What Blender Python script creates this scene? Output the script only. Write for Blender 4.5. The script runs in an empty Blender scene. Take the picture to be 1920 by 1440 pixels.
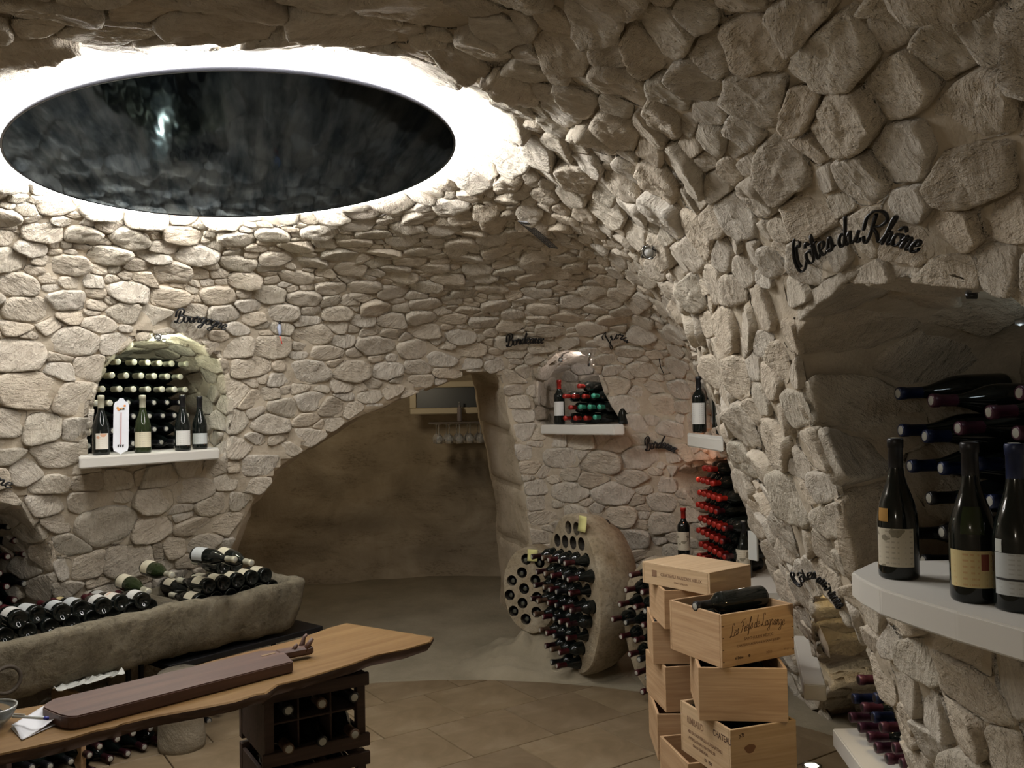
import bpy, bmesh, math, random
import numpy as np
from mathutils import Vector, Matrix, noise
from mathutils.bvhtree import BVHTree

rng = random.Random(7)
COL = bpy.context.scene.collection
PI = math.pi

# ------------------------------------------------------------------ camera
FPX = 1640.0
CAM = Vector((0, 0, 1.6))
_p, _r = math.radians(1.5), math.radians(1.1)
FW = Vector((0, math.cos(_p), math.sin(_p)))
_u0 = Vector((0, -math.sin(_p), math.cos(_p)))
RT = math.cos(_r) * Vector((1, 0, 0)) - math.sin(_r) * _u0
UP = math.cos(_r) * _u0 + math.sin(_r) * Vector((1, 0, 0))
cd = bpy.data.cameras.new('camera')
cd.sensor_width = 36.0
cd.lens = 36.0 * FPX / 1920.0
cd.clip_start = 0.02
cam = bpy.data.objects.new('camera', cd)
COL.objects.link(cam)
M = Matrix((RT, UP, -FW)).transposed().to_4x4()
M.translation = CAM
cam.matrix_world = M
bpy.context.scene.camera = cam

def ray(x, y):
    return RT * ((x - 960) / FPX) + UP * ((720 - y) / FPX) + FW
def atz(x, y, z):
    d = ray(x, y); return CAM + d * ((z - CAM.z) / d.z)
def aty(x, y, yy):
    d = ray(x, y); return CAM + d * (yy / d.y)
def proj(p):
    d = Vector(p) - CAM; z = d.dot(FW)
    return (960 + FPX * d.dot(RT) / z, 720 - FPX * d.dot(UP) / z, z)

# ------------------------------------------------------------------ world, lights, exposure
sc = bpy.context.scene
sc.view_settings.view_transform = 'Standard'
sc.view_settings.look = 'None'
sc.view_settings.gamma = 1.0
sc.view_settings.use_curve_mapping = False
sc.view_settings.exposure = -0.4
w = bpy.data.worlds.new('world'); sc.world = w
w.use_nodes = True
w.node_tree.nodes['Background'].inputs[0].default_value = (0.01, 0.011, 0.014, 1)
w.node_tree.nodes['Background'].inputs[1].default_value = 1.0
sc.cycles.max_bounces = 6
sc.cycles.diffuse_bounces = 4
sc.cycles.glossy_bounces = 4
sc.cycles.sample_clamp_indirect = 4.0

def light(name, kind, loc, energy, color, size=0.1, target=None, spot=None, blend=0.5, size_y=None):
    l = bpy.data.lights.new(name, kind)
    l.energy = energy; l.color = color
    if kind == 'AREA':
        l.size = size
        if size_y: l.shape = 'RECTANGLE'; l.size_y = size_y
    else:
        l.shadow_soft_size = size
    if kind == 'SPOT':
        l.spot_size = math.radians(spot or 60); l.spot_blend = blend
    o = bpy.data.objects.new(name, l); COL.objects.link(o)
    o.location = loc
    if target is not None:
        o.rotation_euler = (Vector(target) - Vector(loc)).to_track_quat('-Z', 'Y').to_euler()
    return o
light('cave_fill_light', 'POINT', (-.9, 6.4, 1.85), 17, (1.0, .85, .62), .08)  # added fill light to brighten the cave rock, not a fitting of the cave
# general dim room lights: ceiling spots of the part of the cellar behind the camera
light('ceiling_spot_light', 'SPOT', (0.1, -0.5, 2.3), 24, (1.0, 0.86, 0.70), 0.10, (-0.9, 4.4, 0.7), 100, 0.9)
light('ceiling_spot_light', 'SPOT', (-1.9, 0.3, 2.3), 5, (1.0, 0.9, 0.76), 0.05, (1.2, 3.0, 1.5), 110, 0.8)
light('rear_fill_light', 'POINT', (-0.9, -0.75, 1.75), 14, (1.0, 0.95, 0.86), 0.12)  # added fill behind the camera for near ceiling and right wall, no wall lamp
light('ceiling_spot_light', 'SPOT', (0.35, -0.3, 2.3), 2.2, (1.0, 0.88, 0.70), 0.04, (0.9, 2.2, 1.3), 90, 0.8)

# ------------------------------------------------------------------ helpers
def tag(o, label=None, cat=None, group=None, kind=None):
    if label: o['label'] = label
    if cat: o['category'] = cat
    if group: o['group'] = group
    if kind: o['kind'] = kind
    return o
def link(name, me, parent=None, loc=None):
    o = bpy.data.objects.new(name, me); COL.objects.link(o)
    if parent is not None: o.parent = parent
    if loc is not None: o.location = loc
    return o
def empty(name, loc=(0, 0, 0), rz=0.0, parent=None):
    o = bpy.data.objects.new(name, None); COL.objects.link(o)
    o.empty_display_size = 0.05
    o.location = loc; o.rotation_euler = (0, 0, rz)
    if parent is not None: o.parent = parent
    return o
def mesh_from(name, verts, faces, mats, smooth=True, mi=None):
    me = bpy.data.meshes.new(name)
    me.from_pydata([tuple(v) for v in verts], [], faces)
    for m in (mats if isinstance(mats, (list, tuple)) else [mats]): me.materials.append(m)
    if smooth: me.polygons.foreach_set('use_smooth', [True] * len(me.polygons))
    if mi is not None: me.polygons.foreach_set('material_index', mi)
    me.update()
    return me
def bm_mesh(name, bm, mats, smooth=False, recalc=True):
    if recalc: bmesh.ops.recalc_face_normals(bm, faces=bm.faces)
    me = bpy.data.meshes.new(name); bm.to_mesh(me); bm.free()
    for m in (mats if isinstance(mats, (list, tuple)) else [mats]): me.materials.append(m)
    if smooth: me.polygons.foreach_set('use_smooth', [True] * len(me.polygons))
    return me
def copy_tree(o, parent=None):
    c = o.copy(); COL.objects.link(c)
    if parent is not None: c.parent = parent
    for ch in list(o.children): copy_tree(ch, c)
    return c

# ------------------------------------------------------------------ materials
class NT:
    def __init__(s, name, rough=0.8):
        s.m = bpy.data.materials.new(name); s.m.use_nodes = True
        s.t = s.m.node_tree; s.b = s.t.nodes['Principled BSDF']
        s.b.inputs['Roughness'].default_value = rough
    def n(s, typ, **kw):
        nd = s.t.nodes.new(typ)
        for k, v in kw.items():
            if k in nd.inputs: nd.inputs[k].default_value = v
            else: setattr(nd, k, v)
        return nd
    def l(s, a, b): s.t.links.new(a, b)
    def coord(s, kind='Object', scale=(1, 1, 1), rot=(0, 0, 0), src=None):
        if src is None: src = s.n('ShaderNodeTexCoord').outputs[kind]
        mp = s.n('ShaderNodeMapping'); mp.inputs['Scale'].default_value = scale; mp.inputs['Rotation'].default_value = rot
        s.l(src, mp.inputs[0]); return mp.outputs[0]
    def noise(s, co, scale, detail=4, rough=0.6, dist=0.0):
        nd = s.n('ShaderNodeTexNoise'); nd.inputs['Scale'].default_value = scale; nd.inputs['Detail'].default_value = detail
        nd.inputs['Roughness'].default_value = rough; nd.inputs['Distortion'].default_value = dist
        s.l(co, nd.inputs['Vector']); return nd.outputs[0]
    def ramp(s, f, stops):
        nd = s.n('ShaderNodeValToRGB'); cr = nd.color_ramp
        while len(cr.elements) > 1: cr.elements.remove(cr.elements[-1])
        cr.elements[0].position = stops[0][0]; c = stops[0][1]; cr.elements[0].color = (*c, 1) if len(c) == 3 else c
        for p, c in stops[1:]:
            e = cr.elements.new(p); e.color = (*c, 1) if len(c) == 3 else c
        s.l(f, nd.inputs[0]); return nd.outputs[0]
    def mix(s, f, a, b, mode='MIX'):
        nd = s.n('ShaderNodeMix'); nd.data_type = 'RGBA'; nd.blend_type = mode
        for v, i in ((f, 0), (a, 6), (b, 7)):
            if hasattr(v, 'links'): s.l(v, nd.inputs[i])
            elif i == 0: nd.inputs[0].default_value = v
            else: nd.inputs[i].default_value = (*v, 1)
        return nd.outputs[2]
    def math(s, op, a, b=None):
        nd = s.n('ShaderNodeMath'); nd.operation = op
        for v, i in ((a, 0), (b, 1)):
            if v is None: continue
            if hasattr(v, 'links'): s.l(v, nd.inputs[i])
            else: nd.inputs[i].default_value = v
        return nd.outputs[0]
    def bump(s, h, strength=0.5, dist=0.01, nrm=None):
        nd = s.n('ShaderNodeBump'); nd.inputs['Strength'].default_value = strength; nd.inputs['Distance'].default_value = dist
        s.l(h, nd.inputs['Height'])
        if nrm is not None: s.l(nrm, nd.inputs['Normal'])
        return nd.outputs[0]
    def base(s, c):
        if hasattr(c, 'links'): s.l(c, s.b.inputs['Base Color'])
        else: s.b.inputs['Base Color'].default_value = (*c, 1)
    def nrm(s, o): s.l(o, s.b.inputs['Normal'])

def plain(name, col, rough=0.5, metal=0.0, **kw):
    t = NT(name, rough); t.base(col); t.b.inputs['Metallic'].default_value = metal
    for k, v in kw.items(): t.b.inputs[k].default_value = v
    return t.m

def stone_mat(name, c0, c1, c2, chisel=0.5):
    t = NT(name, 0.92)
    oi = t.n('ShaderNodeAttribute'); oi.attribute_name = 'rnd'
    rnd = oi.outputs['Fac']
    tc = t.n('ShaderNodeTexCoord').outputs['Object']
    # chisel marks: noise stretched along one direction of the stone's own frame, turned by its random number
    vr = t.n('ShaderNodeVectorRotate'); vr.rotation_type = 'Z_AXIS'
    t.l(tc, vr.inputs['Vector']); t.l(t.math('MULTIPLY', rnd, 5.0), vr.inputs['Angle'])
    co = vr.outputs[0]
    st = t.noise(t.coord(src=co, scale=(.9, 5.0, 1)), 15, 4, 0.6, 0.12)
    big = t.noise(t.coord(src=tc), 11, 5, 0.65, 0.4)
    fine = t.noise(t.coord(src=tc), 75, 4, 0.75)
    col = t.ramp(big, [(0.3, c0), (0.52, c1), (0.75, c2)])
    tint = t.ramp(rnd, [(0.0, (0.80, 0.76, 0.70)), (0.3, (1, 1, 1)), (0.6, (0.96, 0.90, 0.82)), (0.85, (1.0, 0.98, 0.94)), (1.0, (0.85, 0.84, 0.80))])
    col = t.mix(1.0, col, tint, 'MULTIPLY')
    col = t.mix(0.35, col, t.ramp(st, [(0.35, (0.62, 0.58, 0.52)), (0.6, (1, 1, 1))]), 'MULTIPLY')
    t.base(col)
    n1 = t.bump(big, 1.0, 0.030)
    n2 = t.bump(st, chisel * 1.7, 0.014, n1)
    n3 = t.bump(fine, 0.85, 0.008, n2)
    t.nrm(n3)
    return t.m
M_STONE = stone_mat('limestone', (0.50, 0.445, 0.37), (0.62, 0.565, 0.48), (0.71, 0.665, 0.585))
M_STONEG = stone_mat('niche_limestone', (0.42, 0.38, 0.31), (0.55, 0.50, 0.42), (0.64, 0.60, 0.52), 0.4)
def mortar_mat():
    t = NT('mortar', 0.95)
    co = t.coord('Object')
    b = t.noise(co, 9, 5, 0.65); f = t.noise(co, 70, 3, 0.7)
    t.base(t.ramp(b, [(0.3, (0.36, 0.30, 0.22)), (0.7, (0.50, 0.43, 0.33))]))
    t.nrm(t.bump(f, 0.5, 0.004, t.bump(b, 0.7, 0.02)))
    return t.m
M_MORTAR = mortar_mat()
def rock_mat(name, c0, c1, c2, crackle=0.5, bedding=0.0):
    t = NT(name, 0.93)
    co = t.coord('Object')
    b = t.noise(co, 2.2, 7, 0.62, 0.8); f = t.noise(co, 45, 4, 0.7)
    lay = t.noise(t.coord('Object', (1.1, 1.1, 3.6)), 1.9, 7, 0.7, 0.3)
    col = t.ramp(b, [(0.28, c0), (0.5, c1), (0.72, c2)])
    col = t.mix(0.28, col, t.ramp(lay, [(0.40, (0.55, 0.50, 0.43)), (0.55, (1, 1, 1))]), 'MULTIPLY')
    pit = t.noise(t.coord('Object', (1, 1, 2.5)), 30, 3, 0.6)
    col = t.mix(t.math('MULTIPLY', t.ramp(lay, [(0.38, (1, 1, 1)), (0.5, (0, 0, 0))]), 0.45), col, t.ramp(pit, [(0.38, (0.28, 0.24, 0.18)), (0.5, (1, 1, 1))]), 'MULTIPLY')
    t.base(col)
    t.nrm(t.bump(f, 0.5, 0.006, t.bump(lay, 0.3, 0.02, t.bump(b, 0.5, 0.05))))
    return t.m
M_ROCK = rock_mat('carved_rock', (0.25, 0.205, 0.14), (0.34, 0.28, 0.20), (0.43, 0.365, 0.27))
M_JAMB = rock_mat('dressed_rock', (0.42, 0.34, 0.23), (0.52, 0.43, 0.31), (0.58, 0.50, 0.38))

# ------------------------------------------------------------------ the shell: one smooth domed surface, floor to rim of the round opening
RZ = 2.55
OC = Vector((-1.05, 3.25))
def ell(a): # edge of the glass disc, in the plane z = RZ
    return atz(427 + 426 * math.cos(a), 267 - 138 * math.sin(a), RZ)
DISC = [ell(-2 * PI * i / 96) for i in range(96)]
_ra = sorted((math.atan2(p.y - OC.y, p.x - OC.x), (p.xy - OC).length) for p in DISC)
_A = np.array([a for a, r in _ra]); _R = np.array([r for a, r in _ra])
def rim_r(a): return float(np.interp(a, _A, _R, period=2 * PI))
def gap_r(a): # width of the lit gap between the glass disc and the stones
    return float(np.interp(math.degrees(a), [-180, -135, -90, -50, 0, 40, 90, 140, 180], [.13, .14, .12, .15, .21, .19, .13, .12, .13]))
LEV = [(-.3, -.2, 0), (.45, .36, 0), (.85, .64, 0), (1.22, .84, 0), (1.6, 1, 0), (1.88, 1, .09), (2.12, 1, .24), (2.33, 1, .47), (2.465, 1, .74), (2.535, 1, .92), (2.585, 1, 1.0)]
STA = [  # (base xy at floor, xy at eye height)
    ((.25, 6.15), (.12, 5.85)), ((.62, 6.05), (.5, 5.72)), ((1.1, 5.95), (.95, 5.55)), ((1.5, 5.5), (1.12, 5.15)),
    ((1.55, 4.6), (1.04, 4.45)), ((1.62, 3.9), (.90, 3.85)), ((1.19, 3.15), (.79, 3.2)), ((1.10, 2.5), (.77, 2.5)), ((1.08, 1.95), (.80, 1.95)),
    ((1.2, 1.35), (.86, 1.35)), ((1.15, .5), (.95, .5)), ((.5, -1.0), (.4, -.8)), ((-1.2, -1.3), (-1.2, -1.1)), ((-3.1, -.2), (-2.9, 0)),
    ((-3.7, 1.8), (-3.4, 1.8)), ((-3.2, 3.2), (-2.95, 3.2)), ((-2.75, 4.25), (-2.4, 4.1)), ((-2.2, 4.95), (-1.92, 4.62)),
    ((-1.8, 5.4), (-1.5, 5.05)), ((-1.2, 5.8), (-1.0, 5.42)), ((-.45, 6.1), (-.4, 5.75))]
NS, NL = len(STA), len(LEV)
OVR = {6: [(1.24, 3.15), (1.15, 3.16), (1.045, 3.17), (.925, 3.19)], 7: [(1.20, 2.5), (1.09, 2.5), (.99, 2.5), (.875, 2.5)], 8: [(1.15, 1.95), (1.04, 1.95), (.945, 1.95), (.865, 1.95)]}
ctrl = np.zeros((NS, NL, 3))
for i, (B, Mm) in enumerate(STA):
    B = Vector(B); Mm = Vector(Mm)
    a = math.atan2(Mm.y - OC.y, Mm.x - OC.x)
    R = OC + Vector((math.cos(a), math.sin(a))) * (rim_r(a) + gap_r(a))
    for k, (z, fb, fr) in enumerate(LEV):
        p = B.lerp(Mm, fb) if fr == 0 else Mm.lerp(R, fr)
        if i in OVR and k < 4: p = Vector(OVR[i][k])
        ctrl[i, k] = (p.x, p.y, z)
def cr_w(t):
    return np.stack([-.5 * t + t * t - .5 * t ** 3, 1 - 2.5 * t * t + 1.5 * t ** 3, .5 * t + 2 * t * t - 1.5 * t ** 3, -.5 * t * t + .5 * t ** 3], -1)
def surf(u, v):
    """points of the shell at arrays u in [0,NS), v in [0,NL-1]"""
    u = np.asarray(u, float) % NS; v = np.clip(np.asarray(v, float), 0, NL - 1 - 1e-6)
    iu = np.floor(u).astype(int); iv = np.floor(v).astype(int)
    wu = cr_w(u - iu); wv = cr_w(v - iv)
    out = np.zeros(u.shape + (3,))
    for a in range(4):
        for b in range(4):
            jv = iv + b - 1
            lo = jv < 0; hi = jv > NL - 1
            c = ctrl[(iu + a - 1) % NS, np.clip(jv, 0, NL - 1)].copy()
            if lo.any(): c[lo] = (2 * ctrl[(iu + a - 1) % NS, 0] - ctrl[(iu + a - 1) % NS, 1])[lo]
            if hi.any(): c[hi] = (2 * ctrl[(iu + a - 1) % NS, NL - 1] - ctrl[(iu + a - 1) % NS, NL - 2])[hi]
            out += c * (wu[..., a] * wv[..., b])[..., None]
    return out
def frame(u, v):
    """tangent along the wall, tangent up the profile, normal into the room"""
    e = 1e-3
    U_ = surf(u + e, v) - surf(u - e, v); V_ = surf(u, v + e) - surf(u, np.maximum(v - e, 0))
    U_ /= np.linalg.norm(U_, axis=-1, keepdims=True)
    N_ = np.cross(U_, V_); N_ /= np.linalg.norm(N_, axis=-1, keepdims=True)
    V_ = np.cross(N_, U_)
    c = np.array([OC.x, OC.y, 1.2]) - surf(u, v)
    s = np.sign((N_ * c).sum(-1, keepdims=True)); s[s == 0] = 1
    return U_, V_, N_ * s
GU, GV = NS * 16, (NL - 1) * 8
gu, gv = np.meshgrid(np.arange(GU) * NS / GU, np.arange(GV + 1) * (NL - 1) / GV, indexing='ij')
GP = surf(gu, gv)
_faces = [(i * (GV + 1) + j, ((i + 1) % GU) * (GV + 1) + j, ((i + 1) % GU) * (GV + 1) + j + 1, i * (GV + 1) + j + 1) for i in range(GU) for j in range(GV)]
_bvh = BVHTree.FromPolygons([tuple(p) for p in GP.reshape(-1, 3)], _faces)
def uv_of(face, p):
    i, j = divmod(face, GV)
    a = Vector(GP[i, j]); b = Vector(GP[(i + 1) % GU, j]); d = Vector(GP[i, j + 1])
    eu, ev = b - a, d - a; q = p - a
    m = Matrix(((eu.dot(eu), eu.dot(ev)), (eu.dot(ev), ev.dot(ev))))
    s = m.inverted() @ Vector((q.dot(eu), q.dot(ev)))
    return ((i + s.x) * NS / GU, (j + s.y) * (NL - 1) / GV)
def hit_px(x, y):
    p, n, f, d = _bvh.ray_cast(CAM, ray(x, y).normalized())
    if p is None: return None
    return (p, uv_of(f, p))
def near_uv(q):
    p, n, f, d = _bvh.find_nearest(Vector(q))
    return (p, uv_of(f, p))

def uvclose(u, ref): # unwrap u near ref
    return ref + (u - ref + NS / 2) % NS - NS / 2
def smooth_loop(pts, n):
    """closed Catmull-Rom through points, resampled evenly to n"""
    P = np.array(pts, float); k = len(P); out = []
    for i in range(k):
        for t in np.arange(0, 1, .1):
            w_ = cr_w(np.array(t)); out.append(sum(w_[a] * P[(i + a - 1) % k] for a in range(4)))
    out = np.array(out); d = np.linalg.norm(np.roll(out, -1, 0) - out, axis=1); s = np.concatenate([[0], np.cumsum(d)])
    ext = np.vstack([out, out[:1]])
    t = np.linspace(0, s[-1], n, endpoint=False)
    return np.stack([np.interp(t, s, ext[:, c]) for c in range(P.shape[1])], -1)
def inside(poly, u, v):
    poly = np.asarray(poly); x, y = poly[:, 0], poly[:, 1]; x2, y2 = np.roll(x, -1), np.roll(y, -1)
    u = np.atleast_1d(u)[:, None]; v = np.atleast_1d(v)[:, None]
    with np.errstate(divide='ignore', invalid='ignore'):
        c = ((y > v) != (y2 > v)) & (u < (x2 - x) * (v - y) / (y2 - y) + x)
    return c.sum(1) % 2 == 1

class Opening:
    def __init__(s, name, px=None, pts=None, n=72):
        hh = [hit_px(*p) for p in px] if px else []
        if any(h is None for h in hh): print('MISS', name, [p for p, h in zip(px, hh) if h is None])
        raw = [h[1] for h in hh if h] if px else [near_uv(p)[1] for p in pts]
        ref = raw[0][0]
        raw = [(uvclose(a, ref), b) for a, b in raw]
        # loop resampled in metric space
        P = surf(np.array([r[0] for r in raw]), np.array([r[1] for r in raw]))
        loop = smooth_loop(np.hstack([P, np.array(raw)]), n)
        s.name = name; s.uv = loop[:, 3:5]; s.ref = ref
        s.uv[:, 1] = np.clip(s.uv[:, 1], 0, NL - 1)
        s.P = surf(s.uv[:, 0], s.uv[:, 1])
        s.c = s.P.mean(0)
        U_, V_, N_ = frame(s.uv[:, 0], s.uv[:, 1]); s.N = N_
    def has(s, u, v):
        return inside(s.uv, uvclose(np.asarray(u), s.ref), np.asarray(v))
OPEN = {
 'arch': Opening('arch', px=[(420, 1090), (440, 1020), (470, 950), (520, 885), (580, 838), (640, 795), (700, 765), (770, 738), (840, 712), (895, 695), (932, 705), (958, 790), (975, 880), (990, 960), (998, 1040), (1003, 1120), (1005, 1200), (1006, 1243), (800, 1243), (560, 1240), (400, 1238), (404, 1160)], n=110),
 'left': Opening('left', px=[(160, 862), (168, 790), (182, 720), (205, 672), (245, 640), (290, 624), (345, 626), (390, 648), (418, 690), (430, 750), (428, 800), (420, 852), (350, 857), (250, 862)]),
 'lowleft': Opening('lowleft', px=[(-190, 1180), (-200, 1060), (-160, 975), (-80, 935), (0, 937), (50, 960), (84, 1010), (98, 1060), (96, 1110), (90, 1160), (0, 1190), (-100, 1195)]),
 'back': Opening('back', px=[(1012, 800), (1002, 755), (1004, 710), (1030, 672), (1068, 656), (1100, 662), (1120, 695), (1138, 735), (1152, 765), (1168, 802), (1100, 803)]),
 'small': Opening('small', pts=[(1.0, 4.95, 1.46), (.98, 4.95, 1.7), (.93, 4.75, 1.85), (.88, 4.5, 1.9), (.87, 4.2, 1.85), (.9, 4.02, 1.7), (.95, 4.02, 1.46), (1.0, 4.5, 1.46)]),
 'red': Opening('red', pts=[(1.15, 5.36, .66), (1.02, 5.5, 1.0), aty(1243, 925, 5.5), aty(1246, 892, 5.5), aty(1275, 868, 5.4), aty(1312, 862, 5.15), (1.03, 4.75, 1.33), (1.05, 4.3, 1.28), (1.1, 4.12, 1.1), (1.2, 4.08, .85), (1.3, 4.08, .68), (1.35, 4.7, .66)]),
 'right': Opening('right', px=[(1597, 1088), (1580, 980), (1560, 880), (1525, 790), (1498, 700), (1500, 620), (1532, 560), (1600, 528), (1700, 518), (1800, 528), (1900, 545), (2050, 600), (2150, 720), (2200, 900), (2210, 1050), (2190, 1200), (2000, 1190), (1900, 1170), (1750, 1125)]),
 'lowright': Opening('lowright', px=[(1528, 1120), (1545, 1108), (1566, 1125), (1590, 1160), (1620, 1195), (1642, 1235), (1662, 1290), (1680, 1340), (1698, 1400), (1715, 1470), (1700, 1500), (1630, 1480), (1575, 1470), (1558, 1400), (1550, 1310), (1538, 1230), (1527, 1170)]),
}
def in_openings(u, v):
    r = np.zeros(len(np.atleast_1d(u)), bool)
    for o in OPEN.values(): r |= o.has(u, v)
    return r
# ------------------------------------------------------------------ mortar bed, split into the walls and the ceiling
SURR = {}
def region(u, v):
    """which piece of the setting a spot of the shell belongs to"""
    z = surf(np.atleast_1d(u), np.atleast_1d(v))[:, 2]; u = np.atleast_1d(u) % NS
    r = np.full(len(u), 'wall_right', object)
    r[(u > 10.6) & (u < 14.2)] = 'wall_front'
    r[(u >= 14.2) & (u < 19.0)] = 'wall_left'
    r[(u >= 19.0) | (u < 3.0)] = 'wall_back'
    c = z > 2.12
    r[c & (u >= 3.0) & (u < 12.5)] = 'ceiling'
    r[c & (u >= 12.5) & (u < 21)] = 'ceiling_vault'
    r[c & (u < 3.0)] = 'ceiling'
    return r
NAMES = ('wall_right', 'wall_front', 'wall_left', 'wall_back', 'ceiling', 'ceiling_vault')
cu = (gu[:, :-1] + NS / GU / 2).ravel(); cv = (gv[:, :-1] + (NL - 1) / GV / 2).ravel()
kill = np.zeros(len(cu), bool)
du, dv = NS / GU / 2, (NL - 1) / GV / 2
for su in (-1, 0, 1):
    for sv in (-1, 0, 1):
        kill |= in_openings(cu + su * du, np.clip(cv + sv * dv, 0, NL - 1))
reg = region(cu, cv)
U0, V0, N0 = frame(gu.ravel(), gv.ravel())
GPf = GP.reshape(-1, 3)
for nm in NAMES:
    vid = {}; vs = []; fs = []
    for fi in np.nonzero((reg == nm) & ~kill)[0]:
        f = []
        for q in _faces[fi]:
            if q not in vid:
                vid[q] = len(vs)
                k = 0.010 * noise.noise(Vector(GPf[q]) * 9)
                vs.append(GPf[q] + N0[q] * k)
            f.append(vid[q])
        fs.append(f)
    o = link(nm, mesh_from(nm, vs, fs, M_MORTAR))
    tag(o, kind='structure')
    SURR[nm] = o

# ------------------------------------------------------------------ stones
def clip(poly, n, d):
    """keep the side x.n <= d of a convex polygon"""
    out = []; k = len(poly)
    for i in range(k):
        a, b = poly[i], poly[(i + 1) % k]
        da, db = a[0] * n[0] + a[1] * n[1] - d, b[0] * n[0] + b[1] * n[1] - d
        if da <= 0: out.append(a)
        if (da < 0 < db) or (db < 0 < da):
            t = da / (da - db); out.append((a[0] + (b[0] - a[0]) * t, a[1] + (b[1] - a[1]) * t))
    return out
def area(poly):
    return .5 * abs(sum(a[0] * b[1] - a[1] * b[0] for a, b in zip(poly, poly[1:] + poly[:1])))
def inset(poly, g):
    out = list(poly); k = len(poly)
    cx = sum(p[0] for p in poly) / k; cy = sum(p[1] for p in poly) / k
    for i in range(k):
        a, b = poly[i], poly[(i + 1) % k]
        nx, ny = b[1] - a[1], a[0] - b[0]; L = math.hypot(nx, ny)
        if L < 1e-6: continue
        nx, ny = nx / L, ny / L
        d = a[0] * nx + a[1] * ny
        if cx * nx + cy * ny > d: nx, ny, d = -nx, -ny, -d
        out = clip(out, (nx, ny), d - g)
        if len(out) < 3: return []
    return out
def round_poly(poly, K, amt=.28):
    P = np.array(poly)
    for _ in range(2):
        Q = np.roll(P, -1, 0)
        P = np.stack([P * (1 - amt) + Q * amt, P * amt + Q * (1 - amt)], 1).reshape(-1, 2)
        amt = .20
    d = np.linalg.norm(np.roll(P, -1, 0) - P, axis=1); s = np.concatenate([[0], np.cumsum(d)])
    E = np.vstack([P, P[:1]]); t = np.linspace(0, s[-1], K, endpoint=False)
    return np.stack([np.interp(t, s, E[:, 0]), np.interp(t, s, E[:, 1])], -1)
def stone_verts(poly, H, K, rings, r, seed):
    """local stone: x,y in the wall's tangent plane, z out of the wall"""
    o = round_poly(poly, K, r.uniform(.07, .15))
    c = o.mean(0)
    off = Vector((seed * 3.1, seed * 1.7, seed * .9))
    tx, ty = r.uniform(-.30, .30), r.uniform(-.30, .30)
    size = math.sqrt(area(poly))
    vs = []
    full = [(1.02, -1.2), (1.0, .25), (.985, .66), (.93, .92), (.80, 1.0), (.55, 1.02), (.25, 1.0)]
    if rings == 8: full = full[:4] + [(.84, 1.0), (.68, 1.02), (.5, 1.02), (.3, 1.0), (.14, 1.0)]
    pick = {5: [0, 1, 2, 3, 5], 6: [0, 1, 2, 3, 4, 5], 7: range(7), 8: range(9)}[rings]
    for ri in pick:
        s, h = full[ri]
        for q in o:
            x, y = c[0] + (q[0] - c[0]) * s, c[1] + (q[1] - c[1]) * s
            n1 = noise.noise(Vector((x * 14, y * 14, h)) + off); n2 = noise.noise(Vector((x * 40, y * 40, h * 2)) + off)
            if 0 < h: z = H * h * (1 + .30 * n1 + .26 * n2 + (.16 * noise.noise(Vector((x * 95, y * 60, h)) + off) if rings == 8 else 0)) + (h > .3) * ((x - c[0]) * tx + (y - c[1]) * ty) * .8
            else: z = H * h
            j = 1 + (.09 * n1 + .06 * n2) * (h < 1)
            vs.append(((x - c[0]) * j + c[0], (y - c[1]) * j + c[1], z))
    vs.append((c[0], c[1], H * 1.0 * (1 + .3 * noise.noise(off))))
    nr = len(list(pick)); fs = []
    for a in range(nr - 1):
        for b in range(K):
            b2 = (b + 1) % K
            fs.append((a * K + b, a * K + b2, (a + 1) * K + b2, (a + 1) * K + b))
    top = nr * K
    for b in range(K): fs.append(((nr - 1) * K + b, (nr - 1) * K + (b + 1) % K, top))
    return vs, fs

def set_rnd(me, vals):
    at = me.attributes.new('rnd', 'FLOAT', 'POINT'); at.data.foreach_set('value', vals)

class Sites:
    def __init__(s): s.P = []; s.U = []; s.V = []; s.N = []; s.r = []; s.own = []; s.fix = []; s.ang = []
    def add(s, P, U, V, N, r, own, fix=False):
        s.P.append(P); s.U.append(U); s.V.append(V); s.N.append(N); s.r.append(r); s.own.append(own); s.fix.append(fix)

def dart(cand, S, ax=1.32, ay=.78, k=1.0):
    """cand: list of (P,U,V,N,r,own); keeps those far enough from all kept"""
    n0 = len(S.P); cap = n0 + len(cand)
    A = np.zeros((cap, 3)); R = np.zeros(cap)
    for i in range(n0): A[i] = S.P[i]; R[i] = S.r[i]
    n = n0
    for (P, U, V, N, r, own) in cand:
        if n:
            d = A[:n] - P
            q = np.sqrt((d @ U / ax) ** 2 + (d @ V / ay) ** 2 + (d @ N) ** 2)
            if (q < k * (r + R[:n])).any(): continue
        A[n] = P; R[n] = r; n += 1
        S.add(P, U, V, N, r, own)

def visible(P, mar=260):
    d = Vector(P) - CAM; z = d.dot(FW)
    if z < .35: return False
    x, y, _ = proj(P)
    return -mar < x < 1920 + mar and -mar < y < 1440 + mar

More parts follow.
